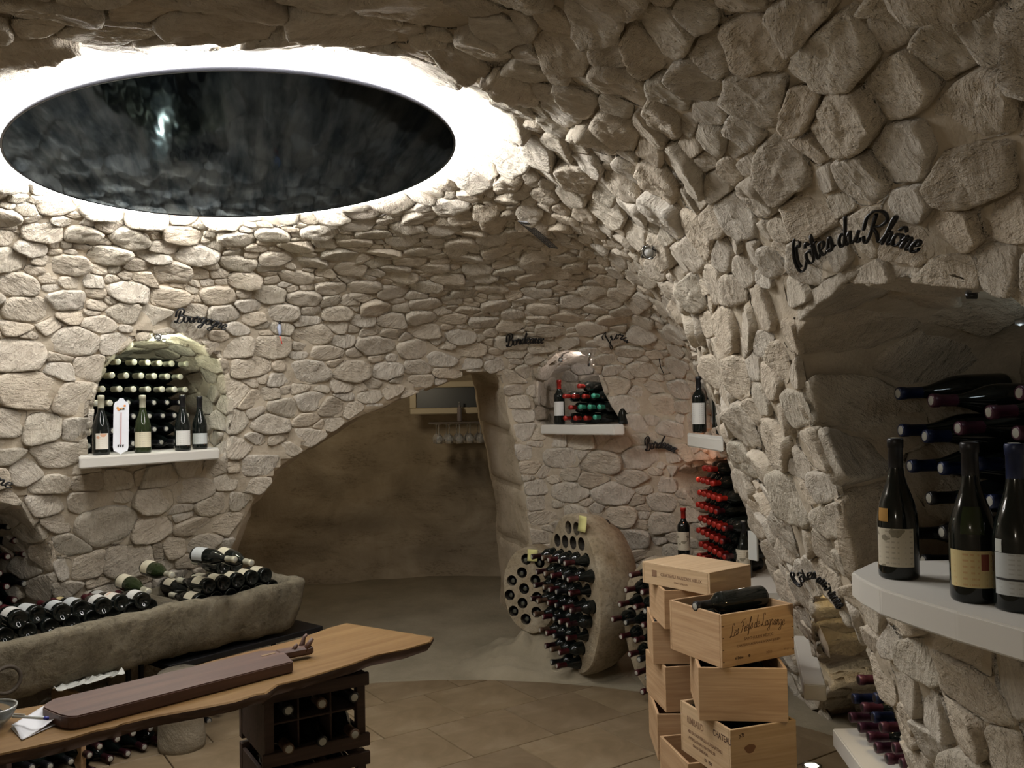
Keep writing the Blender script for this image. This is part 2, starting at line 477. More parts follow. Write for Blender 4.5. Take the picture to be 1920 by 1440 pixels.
def build_stones(S, edges, mat_of, ax=1.32, ay=.78, gap=.0024, Hk=.19, maxH=.042, pock=None):
    """Voronoi (power) cells in each site's tangent plane -> stones"""
    P = np.array(S.P); R = np.array(S.r); n = len(P); out = []
    NN = np.array(S.N)
    for i in range(n):
        U, V, N = S.U[i], S.V[i], S.N[i]
        if not visible(P[i]): continue
        r = random.Random(i * 7 + 3)
        d = P - P[i]
        dist = np.linalg.norm(d, axis=1)
        nb = np.nonzero((dist > 1e-6) & (dist < R[i] * 6 + .22) & ((NN @ N) > .15))[0]
        X = (d[nb] @ U) / ax; Y = (d[nb] @ V) / ay; Z = d[nb] @ N
        L = np.sqrt(X * X + Y * Y)
        sc_ = np.where(L > 1e-6, np.sqrt(X * X + Y * Y + Z * Z) / np.maximum(L, 1e-6), 1)
        X = X * sc_; Y = Y * sc_
        b = R[i] * 2.6
        poly = [(-b, -b), (b, -b), (b, b), (-b, b)]
        # round off lone cells
        poly = [(b * math.cos(t * PI / 5), b * math.sin(t * PI / 5)) for t in range(10)]
        order = np.argsort(X * X + Y * Y)[:26]
        for j in order:
            x, y = X[j], Y[j]; q = x * x + y * y
            if q < 1e-8: continue
            t = .5 * (q + (R[i] ** 2 - R[nb[j]] ** 2) * 1.0)
            t = max(t, .15 * q) / q
            nx, ny = math.copysign(abs(x) ** 1.4, x), math.copysign(abs(y) ** 1.4, y)
            poly = clip(poly, (nx, ny), (x * nx + y * ny) * t)
            if len(poly) < 3: break
        if len(poly) < 3: continue
        poly = [(x * ax, y * ay) for x, y in poly]
        # keep clear of the openings' edges
        near = False
        for E in edges:
            de = E - P[i]
            m = np.linalg.norm(de, axis=1)
            k = m.argmin()
            if m[k] > R[i] * 3.5 + .05: continue
            if m[k] < .13 and pock is None: near = True
            for kk in (k, (k - 5) % len(E), (k + 5) % len(E)):
                e2 = (E[kk] - P[i]); tan = E[(kk + 1) % len(E)] - E[kk - 1]
                a = np.array([e2 @ U, e2 @ V]); tt = np.array([tan @ U, tan @ V])
                nn = np.array([tt[1], -tt[0]]); Ln = np.linalg.norm(nn)
                if Ln < 1e-6: continue
                nn /= Ln
                dd = a @ nn
                if dd < 0: nn, dd = -nn, -dd
                if kk != k and dd < .02: continue
                poly = clip(poly, nn, dd + .012)
                if len(poly) < 3: break
            if len(poly) < 3: break
        if len(poly) < 3: continue
        poly = inset(poly, gap)
        if len(poly) < 3: continue
        ar = area(poly)
        if ar < 2.5e-4: continue
        size = math.sqrt(ar)
        zc = proj(P[i])[2]; px = size * FPX / zc
        K, rg = (38, 8) if px > 90 else (24, 7) if px > 50 else (19, 6) if px > 28 else (14, 5)
        hk, mh = (Hk, maxH) if pock else (Hk * .62, maxH * .5) if S.own[i] in ('wall_left', 'wall_back') else (Hk * .60, maxH * .62) if (S.own[i] == 'wall_right' and P[i][2] < 1.9) else (Hk * .85, maxH * .85)
        if near: hk *= .6; mh *= .6
        dd_ = (Vector(P[i]).xy - OC); rr_ = dd_.length - rim_r(math.atan2(dd_.y, dd_.x))
        if pock is None and rr_ < .24 and P[i][2] > 2.3 and P[i][1] < 3.0: hk *= .5; mh *= .42
        H = min(mh, max(.010, size * hk * r.uniform(.7, 1.35)))
        vs, fs = stone_verts(poly, H, K, rg, r, i * .37)
        out.append((px, i, vs, fs, r.random()))
    return out

def emit_stones(parent, items, S, mat, limit=300, name='stone', stuff='small_stones'):
    items.sort(key=lambda t: -t[0])
    rest = []
    for k, (px, i, vs, fs, rv) in enumerate(items):
        M3 = Matrix((S.U[i], np.cross(S.N[i], S.U[i]), S.N[i])).transposed().to_4x4(); M3.translation = Vector(S.P[i])
        if k < limit:
            me = mesh_from(name, vs, fs, mat); set_rnd(me, [rv] * len(vs))
            o = link(name, me, parent); o.matrix_local = M3
        else: rest.append((M3, vs, fs, rv))
    if rest:
        V_, F_, Rv = [], [], []
        for M3, vs, fs, rv in rest:
            b = len(V_)
            V_ += [M3 @ Vector(v) for v in vs]; F_ += [tuple(x + b for x in f) for f in fs]; Rv += [rv] * len(vs)
        me = mesh_from(stuff, V_, F_, mat); set_rnd(me, Rv)
        tag(link(stuff, me, parent), kind='stuff')

S = Sites()
# stones set by hand: the large ones of the near vault, (x, y, half size in pixels)
HAND = [(1413,77,62),(1580,90,75),(1710,143,68),(1310,143,48),(1417,180,62),(1583,230,68),(1473,310,70),(1340,253,42),(1293,318,62),(1390,407,55),(1317,433,55),(1617,330,55),(1700,287,58),(1827,327,75),(1843,200,75),(1713,390,40),(1473,420,30),(1377,317,20),(1780,83,70),(1683,57,30),(1863,33,60),(1510,27,45),(1303,10,45),(1787,430,55),(1897,407,50),(1620,440,55),(1513,207,28),
(940,50,50),(860,107,55),(990,133,42),(1050,87,55),(1123,33,55),(1260,50,58),(1165,150,60),(1160,233,58),(1253,220,45),(1097,150,32),(1053,207,42),(967,200,50),(1180,317,30),(1043,260,32),(1110,300,38),(1033,320,38),(1193,393,50),(1137,357,28),(1220,277,22),(887,173,38),(1207,83,45),
(1399,504,36),(1346,532,45),(1285,554,38),(1277,482,35),(1318,613,35),(1404,610,45),(1488,554,55),(1454,493,35),(1271,627,35),(1388,704,48),(1449,715,38),(1466,674,38),(1338,721,45),(1471,466,28),
(1672,1196,40),(1727,1220,55),(1822,1294,75),(1715,1294,48),(1834,1232,55),(1746,1327,50),(1822,1364,65),(1709,1352,38),(1758,1404,48),(1899,1275,60),(1883,1397,60),(1605,1153,35),
(55,733,45),(50,580,32),(30,663,38),(143,640,36),(213,643,28),(143,750,38),(173,687,26),(77,800,32),(143,803,24),(113,860,36),(10,793,35),(53,883,26),(103,907,26),(163,903,28),(217,900,24),(300,893,30),(290,937,32),(357,920,30),(150,940,28),(87,950,32),(200,983,45),(277,990,30),(367,987,26),(423,980,28),(400,947,28),(453,940,26),(500,867,38),(480,910,26),(163,1063,30),(240,1053,40),(117,1067,24),(123,1023,26),(323,1027,20),(293,1037,18),(377,1017,26),(450,653,28),(467,687,28),(507,650,30),(577,697,30),(583,753,26),(533,767,24),(430,740,34),(430,787,26),(507,793,26),(440,843,26),(617,763,24),(287,597,26),(233,587,24),(187,610,24)]
for x, y, hs in HAND:
    h = hit_px(x, y)
    if not h: continue
    u, v = h[1]
    if in_openings(u, v).any(): continue
    z = proj(h[0])[2]
    U_, V_, N_ = frame(np.array([u]), np.array([v]))
    S.add(np.array(h[0]), U_[0], V_[0], N_[0], hs / FPX * z, region(u, v)[0], True)
# a ring of stones round each opening
for o in OPEN.values():
    tot = np.linalg.norm(np.roll(o.P, -1, 0) - o.P, axis=1).sum()
    cuv = o.uv.mean(0)
    t = 0.0; acc = 0.0; step = .12
    for k in range(len(o.P)):
        if acc <= 0:
            w_ = rng.uniform(.045, .085); step = 2 * w_
            Uk, Vk, Nk = frame(o.uv[k:k + 1, 0], o.uv[k:k + 1, 1])
            tan = o.P[(k + 1) % len(o.P)] - o.P[k - 1]; tan /= np.linalg.norm(tan)
            outn = np.cross(tan, Nk[0])
            if outn @ (o.P[k] - o.c) < 0: outn = -outn
            q, (u, v) = near_uv(o.P[k] + outn * rng.uniform(.05, .085))
            if .02 < v < NL - 1.1 and not in_openings(u, v).any():
                Uk, Vk, Nk = frame(np.array([u]), np.array([v]))
                Q = np.array(q)
                if not S.P or (np.linalg.norm(np.array(S.P) - Q, axis=1) > .085).all():
                    S.add(Q, Uk[0], Vk[0], Nk[0], w_ * .95, region(u, v)[0])
            acc += step
        acc -= tot / len(o.P)
NC = 60000
ru = np.array([rng.uniform(0, NS) for _ in range(NC)]); rv_ = np.array([rng.uniform(0.0, NL - 1 - .05) for _ in range(NC)])
keep = ~in_openings(ru, rv_); ru = ru[keep]; rv_ = rv_[keep]
PP = surf(ru, rv_)
vis = np.array([visible(p) for p in PP]); ru, rv_, PP = ru[vis], rv_[vis], PP[vis]
UU, VV, NNn = frame(ru, rv_); RG = region(ru, rv_)
cand = []
for k in range(len(ru)):
    x, y, z = PP[k]; q = rng.random()
    r0 = .062 if RG[k] in ('wall_left', 'wall_back') else .068
    if RG[k] in ('wall_left', 'wall_back') and z < 1.45: r0 = .070
    if z > 2.05 and y > 3.4: r0 = .052
    if y < 3.0: r0 = .082
    rr = r0 * (.62 + .75 * q)
    cand.append((PP[k], UU[k], VV[k], NNn[k], rr, RG[k]))
n1 = len(cand) // 3
big = sorted(cand[:n1], key=lambda t: -t[4])
dart(big[: n1 // 2], S)
dart(cand[n1:], S)
small = [(c[0], c[1], c[2], c[3], c[4] * .42, c[5]) for c in cand[:n1]]
dart(small, S)
EDG = [o.P for o in OPEN.values()]
allst = build_stones(S, EDG, None)
for nm in NAMES:
    emit_stones(SURR[nm], [t for t in allst if S.own[t[1]] == nm], S, M_STONE)
print('STONES', len(allst), 'sites', len(S.P), {nm: sum(S.own[t[1]] == nm for t in allst) for nm in NAMES})
# ------------------------------------------------------------------ niches: pockets behind the openings
def pocket(key, out, depth, parent, mat, gs=(1.0, .98, .95, .90, .82, .6, .3), hs=(.2, .42, .64, .84, .98, 1.0, 1.0), stones=True, name='niche', r0=.07, bulge=0, smat=None):
    o = OPEN[key]; out = np.array(Vector(out).normalized()); n = len(o.P); c = o.c
    rings = [o.P + (o.P - c) * .0]
    tan = np.roll(o.P, -1, 0) - np.roll(o.P, 1, 0); on = np.cross(tan, o.N); on /= np.linalg.norm(on, axis=1, keepdims=True)
    on *= np.sign((on * (o.P - c)).sum(1, keepdims=True))
    rings = [o.P + on * .07 - o.N * .012, o.P - o.N * .004]
    for g, h in zip(gs, hs):
        rings.append(c + (o.P - c) * g + out * depth * h)
    vs = np.vstack(rings + [[c + out * depth]])
    fs = []
    for a in range(len(rings) - 1):
        for b in range(n):
            fs.append((a * n + b, a * n + (b + 1) % n, (a + 1) * n + (b + 1) % n, (a + 1) * n + b))
    L = len(rings) - 1
    for b in range(n): fs.append((L * n + b, L * n + (b + 1) % n, len(rings) * n))
    vs = [v + np.array(noise.noise_vector(Vector(v) * 8)) * .008 for v in vs]
    ob = link(name, mesh_from(name, vs, fs, mat), parent); ob['kind'] = 'structure'
    if stones:
        PS = Sites(); cand = []
        R = rings[1:]
        for _ in range(9000):
            a = rng.uniform(0.15, len(R) - 1.05); b = rng.uniform(0, n); ia, ib = int(a), int(b) % n
            fa, fb = a - int(a), b - int(b); ib2 = (ib + 1) % n
            p00, p01, p10, p11 = R[ia][ib], R[ia][ib2], R[ia + 1][ib], R[ia + 1][ib2]
            p = (p00 * (1 - fb) + p01 * fb) * (1 - fa) + (p10 * (1 - fb) + p11 * fb) * fa
            eu = p01 - p00; ev = (p10 + p11) - (p00 + p01)
            nn = np.cross(eu, ev); Ln = np.linalg.norm(nn)
            if Ln < 1e-9: continue
            nn /= Ln
            if nn @ (c + out * depth * .4 - p) < 0: nn = -nn
            if not visible(p): continue
            eu = eu / np.linalg.norm(eu)
            hor = np.cross(np.array([0, 0, 1.0]), nn)
            if np.linalg.norm(hor) > .35: eu = hor / np.linalg.norm(hor)
            cand.append((p, eu, np.cross(nn, eu), nn, r0 * rng.uniform(.7, 1.3), name))
        dart(cand, PS)
        st = build_stones(PS, [o.P], None, Hk=.10, maxH=.016, gap=.004, pock=1)
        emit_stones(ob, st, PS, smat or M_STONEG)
    return ob
def vec2(a): return (math.cos(math.radians(a)), math.sin(math.radians(a)), 0)
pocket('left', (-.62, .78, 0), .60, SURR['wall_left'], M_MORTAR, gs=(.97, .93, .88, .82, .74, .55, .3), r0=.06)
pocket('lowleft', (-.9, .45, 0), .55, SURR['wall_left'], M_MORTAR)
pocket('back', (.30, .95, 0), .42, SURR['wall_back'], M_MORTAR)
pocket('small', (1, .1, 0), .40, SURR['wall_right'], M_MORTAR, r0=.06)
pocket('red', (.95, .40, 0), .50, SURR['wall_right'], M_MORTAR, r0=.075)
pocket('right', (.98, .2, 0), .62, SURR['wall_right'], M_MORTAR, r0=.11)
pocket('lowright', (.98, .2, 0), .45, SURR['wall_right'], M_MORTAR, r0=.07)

# ------------------------------------------------------------------ cave behind the arch
def arch_and_cave():
    o = OPEN['arch']; P = o.P; c = o.c; n = len(P)
    tan = np.roll(P, -1, 0) - np.roll(P, 1, 0); on = np.cross(tan, o.N); on /= np.linalg.norm(on, axis=1, keepdims=True)
    on *= np.sign((on * (P - c)).sum(1, keepdims=True))
    out = np.array((-.17, .985, 0)); rings = [P + on * .08 - o.N * .012, P.copy()]
    # the thick reveal of dressed blocks
    for g, d, up in ((.995, .15, 0), (.965, .35, .0), (.92, .55, 0), (.885, .75, 0), (.87, .90, 0)):
        gx = np.where(P[:, 0] > c[0] + .15, g, 1 + (1 - g) * .7)[:, None]
        q = c + (P - c) * np.concatenate([gx, gx, np.ones_like(gx)], 1) + out * d
        q[:, 2] = P[:, 2] + P[:, 2] * (1 - g) * .25
        rings.append(q)
    vs = np.vstack(rings); fs = []
    for a in range(len(rings) - 1):
        for b in range(n):
            if P[b, 2] < .03 and P[(b + 1) % n, 2] < .03: continue
            fs.append((a * n + b, a * n + (b + 1) % n, (a + 1) * n + (b + 1) % n, (a + 1) * n + b))
    vv = [v + np.array(noise.noise_vector(Vector(v) * 3.0)) * .03 + np.array(noise.noise_vector(Vector(v) * 11)) * .008 if i >= n else v for i, v in enumerate(vs)]
    rv = link('arch_reveal', mesh_from('arch_reveal', vv, fs, M_JAMB), SURR['wall_back']); rv['kind'] = 'structure'
    cen = c + out * .4
    def blk(b0, b1):
        V2 = []; F2 = []; na = len(rings); nb = (b1 - b0) + 1
        for ai in range(1, na):
            for bi in range(b0, b1 + 1):
                v = Vector(vv[ai * n + bi % n]); d_ = Vector((cen[0], v.y, cen[2])) - v; d_.normalize()
                edge = bi in (b0, b1); k = -.003 if ai == 1 else -.012 if edge or ai == na - 1 else .022
                if edge: 
                    w = Vector(vv[ai * n + (bi + (1 if bi == b0 else -1)) % n]); v = v.lerp(w, .10 + .10 * noise.noise(v * 5))
                V2.append(v + d_ * k)
        for i in range(na - 2):
            for j in range(nb - 1): F2.append((i * nb + j, i * nb + j + 1, (i + 1) * nb + j + 1, (i + 1) * nb + j))
        me = mesh_from('dressed_block', V2, F2, M_JAMB); o_ = link('dressed_block', me, rv)
    bs = [i for i in range(n) if P[i, 2] > .05]
    marks = [i for i in range(n) if P[i, 2] > .03]
    k = 0; lens = [9, 8, 7, 6, 5, 6, 7, 8]; start = marks[0]
    i = start; q = 0
    while i < n and P[i, 2] > .03:
        L = lens[q % len(lens)]; j = min(i + L, n - 1)
        while P[j % n, 2] <= .03 and j > i: j -= 1
        if j - i < 2: break
        blk(i, j); i = j; q += 1
    # the rock chamber
    vs = []; fs = []; NA, NZ = 96, 40
    for i in range(NA + 1):
        a = i / NA
        ang = math.radians(-38 + 256 * a)   # opens towards the arch
        for j in range(NZ + 1):
            z = j / NZ
            zz = z * 2.35
            s = 1.0 - .10 * z ** 2 - .55 * max(0, z - .82) / .18 * (z > .82)
            x = -.75 + 1.75 * math.cos(ang) * s; y = 7.0 + .95 * math.sin(ang) * s
            p = Vector((x, y, zz))
            k = .22 * noise.noise(p * .8) + .09 * noise.noise(p * Vector((2.2, 2.2, 4.0))) if False else .20 * noise.noise(p * .9) + .07 * noise.noise(Vector((p.x * 2.2, p.y * 2.2, p.z * 5)))
            dn = Vector((math.cos(ang), math.sin(ang), 0))
            vs.append(p + dn * k)
    for i in range(NA):
        for j in range(NZ):
            a = i * (NZ + 1) + j; fs.append((a, a + NZ + 1, a + NZ + 2, a + 1))
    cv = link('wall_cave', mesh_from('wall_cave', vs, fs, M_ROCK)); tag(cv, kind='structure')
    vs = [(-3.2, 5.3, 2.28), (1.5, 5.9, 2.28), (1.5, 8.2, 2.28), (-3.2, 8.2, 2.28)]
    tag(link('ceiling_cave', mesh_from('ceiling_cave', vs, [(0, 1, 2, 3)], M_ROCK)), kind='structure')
arch_and_cave()

# ------------------------------------------------------------------ floor
def floor_mat():
    t = NT('dusty_ground', 0.95)
    co = t.coord('Object'); b = t.noise(co, 3.0, 6, 0.65); f = t.noise(co, 60, 4, 0.7)
    t.base(t.ramp(b, [(0.3, (0.19, 0.16, 0.105)), (0.7, (0.29, 0.245, 0.17))]))
    t.nrm(t.bump(f, 0.5, 0.005, t.bump(b, 0.5, 0.02)))
    return t.m
M_GROUND = floor_mat()
def tile_mat():
    t = NT('travertine', 0.55)
    oi = t.n('ShaderNodeObjectInfo'); co = t.coord('Object')
    b = t.noise(co, 4.5, 6, 0.6, 0.8); f = t.noise(co, 30, 4, 0.7)
    c = t.ramp(b, [(0.3, (0.135, 0.094, 0.050)), (0.55, (0.192, 0.141, 0.083)), (0.75, (0.25, 0.198, 0.13))])
    c = t.mix(1.0, c, t.ramp(oi.outputs['Random'], [(0, (.82, .80, .78)), (1, (1.05, 1.04, 1.0))]), 'MULTIPLY')
    t.base(c); t.nrm(t.bump(f, 0.2, 0.002))
    return t.m
M_TILE = tile_mat()
def build_floor():
    vs = []; fs = []; NX = 60; NY = 90
    for i in range(NX + 1):
        for j in range(NY + 1):
            x = -4.2 + 6.4 * i / NX; y = -1.8 + 10 * j / NY
            rr = math.hypot((x + .62), (y - 3.1))
            z = -.012 + .012 * noise.noise(Vector((x * 4, y * 4, 0)))
            k = max(0, min(1, (rr - 2.2) / 1.0)) * (y > 3.2)
            z += k * .05 + k * .03 * noise.noise(Vector((x * 2, y * 2, 3)))
            z += max(0, min(1, (y - 6.2) / 1.2)) ** 1.5 * .04
            vs.append((x, y, z))
    for i in range(NX):
        for j in range(NY):
            a = i * (NY + 1) + j; fs.append((a, a + NY + 1, a + NY + 2, a + 1))
    fl = link('floor', mesh_from('floor', vs, fs, M_GROUND)); tag(fl, kind='structure')
    # stone tiles: parts of the floor, cut to a round edge
    ang = math.radians(34); ca, sa = math.cos(ang), math.sin(ang); T = .46; cx, cy, CR = -.45, 2.75, 2.42
    for i in range(-7, 8):
        for j in range(-7, 8):
            off = .5 * T if j % 2 else 0
            x0, y0 = i * T + off, j * T; g = .004
            poly = [(x0 + g, y0 + g), (x0 + T - g, y0 + g), (x0 + T - g, y0 + T - g), (x0 + g, y0 + T - g)]
            for k in range(48):
                a = 2 * PI * k / 48
                poly = clip(poly, (math.cos(a), math.sin(a)), CR)
                if len(poly) < 3: break
            if len(poly) < 3 or area(poly) < .002: continue
            W = [Vector((cx + ca * x - sa * y, cy + sa * x + ca * y, 0)) for x, y in poly]
            c = sum(W, Vector()) / len(W)
            if not any(visible(p + Vector((0, 0, .0)), 300) for p in W + [c]): continue
            bm = bmesh.new(); dz = rng.uniform(-.001, .0015)
            top = [bm.verts.new((p.x - c.x, p.y - c.y, .006 + dz)) for p in W]
            r2 = [bm.verts.new(((p.x - c.x) * 1.008, (p.y - c.y) * 1.008, .003 + dz)) for p in W]
            bot = [bm.verts.new(((p.x - c.x) * 1.008, (p.y - c.y) * 1.008, -.03)) for p in W]
            bm.faces.new(top); k = len(W)
            for a in range(k):
                b = (a + 1) % k
                bm.faces.new((r2[a], r2[b], top[b], top[a])); bm.faces.new((bot[a], bot[b], r2[b], r2[a]))
            o = link('floor_tile', bm_mesh('floor_tile', bm, M_TILE), fl, (c.x, c.y, 0))
build_floor()

# ------------------------------------------------------------------ the round skylight with its ring of light
def emis(name, col, s):
    t = NT(name); t.b.inputs['Base Color'].default_value = (0, 0, 0, 1)
    t.b.inputs['Emission Color'].default_value = (*col, 1); t.b.inputs['Emission Strength'].default_value = s
    return t.m
M_LED = emis('ring_light', (1.0, 0.98, 0.955), 120)
def oculus():
    root = empty('window_1', (OC.x, OC.y, RZ)); tag(root, kind='structure')
    def ring(s, dz): return [Vector(((p.x - OC.x) * (1 + s / rim_r(math.atan2(p.y - OC.y, p.x - OC.x))), (p.y - OC.y) * (1 + s / rim_r(math.atan2(p.y - OC.y, p.x - OC.x))), dz)) for p in DISC]
    n = len(DISC)
    def ring_g(s, dz): # s = share of the gap
        return [Vector(((p.x - OC.x) * (1 + s * gap_r(math.atan2(p.y - OC.y, p.x - OC.x)) / rim_r(math.atan2(p.y - OC.y, p.x - OC.x))), (p.y - OC.y) * (1 + s * gap_r(math.atan2(p.y - OC.y, p.x - OC.x)) / rim_r(math.atan2(p.y - OC.y, p.x - OC.x))), dz)) for p in DISC]
    def band(name, prof, mat, close=False, fn=None):
        vs = []; fs = []
        for s, z in prof: vs += (fn or ring)(s, z)
        m = len(prof)
        for a in range(m - 1 if not close else m):
            a2 = (a + 1) % m
            for b in range(n): fs.append((a * n + b, a * n + (b + 1) % n, a2 * n + (b + 1) % n, a2 * n + b))
        return link(name, mesh_from(name, vs, fs, mat), root)
    g = NT('smoked_glass', .06)
    r_ = g.coord('Object', (1, 1, 1), (0, 0, -.305)); st = g.noise(g.coord(src=r_, scale=(8, .9, 1)), 1.6, 5, .6, .3)
    g.base((.006, .009, .014)); g.b.inputs['IOR'].default_value = 1.30; g.b.inputs['Specular IOR Level'].default_value = .32
    g.l(g.ramp(st, [(.3, (.07,) * 3), (.7, (.17,) * 3)]), g.b.inputs['Roughness'])
    g.nrm(g.bump(g.noise(g.coord(src=r_, scale=(3.0, .8, 1)), 1.5, 3, .5), .16, .05))
    gl_ = g.n('ShaderNodeBsdfGlossy'); fr_ = g.n('ShaderNodeFresnel'); fr_.inputs['IOR'].default_value = 1.45
    g.l(g.ramp(st, [(.36, (.13, .18, .24)), (.64, (.46, .56, .66))]), gl_.inputs['Color']); gl_.inputs['Roughness'].default_value = .07
    df_ = g.n('ShaderNodeBsdfDiffuse'); df_.inputs['Color'].default_value = (.006, .009, .014, 1)
    mx_ = g.n('ShaderNodeMixShader'); g.l(fr_.outputs[0], mx_.inputs[0]); g.l(df_.outputs[0], mx_.inputs[1]); g.l(gl_.outputs[0], mx_.inputs[2])
    nb_ = g.b.inputs['Normal'].links[0].from_socket; g.l(nb_, gl_.inputs['Normal'])
    g.l(mx_.outputs[0], g.t.nodes['Material Output'].inputs['Surface'])
    vs = ring(0, 0) + ring(0, .02) + ring(-.006, -.004) + [Vector((0, 0, -.004)), Vector((0, 0, .02))]
    fs = []
    for b in range(n):
        b2 = (b + 1) % n
        fs += [(b, b2, n + b2, n + b), (2 * n + b, 2 * n + b2, b2, b), (2 * n + b2, 2 * n + b, 3 * n), (n + b, n + b2, 3 * n + 1)]
    link('glass_disc', mesh_from('glass_disc', vs, fs, g.m, smooth=False), root)
    band('steel_edge', [(-.004, -.006), (.004, -.006), (.004, .022), (-.004, .022)], plain('edge_metal', (.03, .03, .035), .4, .8), True)
    band('light_strip', [(.012, .004), (.050, .004), (.050, .020), (.012, .020)], M_LED, True)
    band('shaft', [(2.6, .075), (1.25, .06), (1.0, .06), (.9, .09), (0, .10), (-.5, .10)], plain('white_plaster', (.8, .79, .76), .8), fn=ring_g)
    band('shaft_roof', [(.02, .11), (-.3, .11), (-.6, .11), (-.80, .11)], plain('white_plaster', (.8, .79, .76), .8))
oculus()
# ------------------------------------------------------------------ bottles
def glass_mat(name, col, rough=.07):
    t = NT(name, rough); t.base(col); t.b.inputs['Specular IOR Level'].default_value = .38
    t.b.inputs['Coat Weight'].default_value = .15; t.b.inputs['Coat Roughness'].default_value = .05
    return t.m
G_DARK = glass_mat('dark_bottle_glass', (.006, .008, .007))
G_GREEN = glass_mat('green_bottle_glass', (.018, .026, .010))
def foil(name, col, rough=.35, metal=.25): return plain(name, col, rough, metal)
F_CREAM = foil('cream_foil', (.50, .48, .36)); F_RED = foil('red_foil', (.30, .018, .011)); F_WINE = foil('wine_foil', (.055, .008, .011)); F_DWINE = foil('dark_wine_foil', (.028, .007, .009))
F_BLUE = foil('blue_foil', (.009, .016, .055)); F_PURP = foil('purple_foil', (.065, .018, .035)); F_BLACK = foil('black_foil', (.012, .012, .014)); F_GREEN = foil('green_foil', (.05, .30, .20)); F_BROWN = foil('brown_foil', (.09, .05, .03)); F_SILV = foil('silver_foil', (.25, .25, .26), .3, .6)
CORK = plain('cork_top', (.36, .35, .30), .6)
def paper(name, c, ink=(.25, .22, .2), lines=60, blot=None):
    t = NT(name, .7)
    co = t.coord('Object')
    sep = t.n('ShaderNodeSeparateXYZ'); t.l(co, sep.inputs[0])
    z = t.math('MULTIPLY', sep.outputs[2], lines * 10.0)
    fr = t.math('FRACT', z)
    n = t.noise(t.coord('Object', (90, 90, 2)), 2.2, 2, .5)
    k = t.math('MULTIPLY', t.math('LESS_THAN', fr, .32), t.math('GREATER_THAN', n, .53))
    k = t.math('MULTIPLY', k, .38)
    if blot:
        bn = t.noise(t.coord('Object', (1, 1, 1)), 26, 2, .5)
        c = t.mix(t.math('MULTIPLY', t.math('GREATER_THAN', bn, .60), .8), c, blot)
        t.base(t.mix(k, c, ink))
    else: t.base(t.mix(k, c, ink))
    return t.m
L_WHITE = paper('white_label_paper', (.62, .61, .57), lines=9)
L_CREAM = paper('cream_label_paper', (.60, .55, .40), lines=9)
L_YEL = paper('yellow_label_paper', (.60, .49, .24), (.45, .12, .05), lines=9)
L_OLD = paper('worn_label_paper', (.52, .47, .36), (.12, .1, .08), lines=9, blot=(.15, .13, .08))
L_FLOWER = paper('flower_label_paper', (.64, .60, .52), (.5, .4, .3), lines=9, blot=(.55, .25, .12))
L_GREY = paper('grey_label_paper', (.46, .48, .47), lines=12)
PROF = {
 'burgundy': [(.0, .022), (.018, .016), (.032, .001), (.037, 0), (.0405, .004), (.0412, .012), (.0412, .122), (.0395, .140), (.0350, .160), (.0285, .180), (.0215, .200), (.0168, .218), (.0145, .240), (.0138, .276), (.0155, .277), (.0157, .286), (.0142, .2955), (0, .296)],
 'bordeaux': [(.0, .020), (.018, .014), (.031, .001), (.034, 0), (.0372, .004), (.0378, .012), (.0378, .186), (.0368, .196), (.0330, .205), (.0255, .215), (.0185, .224), (.0150, .236), (.0140, .282), (.0155, .283), (.0157, .292), (.0142, .3005), (0, .301)]}
_mc = {}
def lathe(name, prof, seg, mat, a0=0, a1=2 * PI, cap=False):
    key = (name, tuple(prof), seg, mat.name, a0, a1)
    if key in _mc: return _mc[key]
    closed = abs(a1 - a0 - 2 * PI) < 1e-6
    vs = []; fs = []; m = seg if closed else seg + 1
    idx = []
    for r, z in prof:
        if r < 1e-7: idx.append([len(vs)] * m); vs.append((0, 0, z)); continue
        row = []
        for i in range(m):
            a = a0 + (a1 - a0) * i / seg; row.append(len(vs)); vs.append((r * math.cos(a), r * math.sin(a), z))
        idx.append(row)
    for k in range(len(prof) - 1):
        for i in range(seg):
            j = (i + 1) % m if closed else i + 1
            q = [idx[k][i], idx[k][j], idx[k + 1][j], idx[k + 1][i]]
            q = [x for n_, x in enumerate(q) if x not in q[:n_]]
            if len(q) > 2: fs.append(q)
    me = mesh_from(name, vs, fs, mat); _mc[key] = me
    return me
BSEG = 20
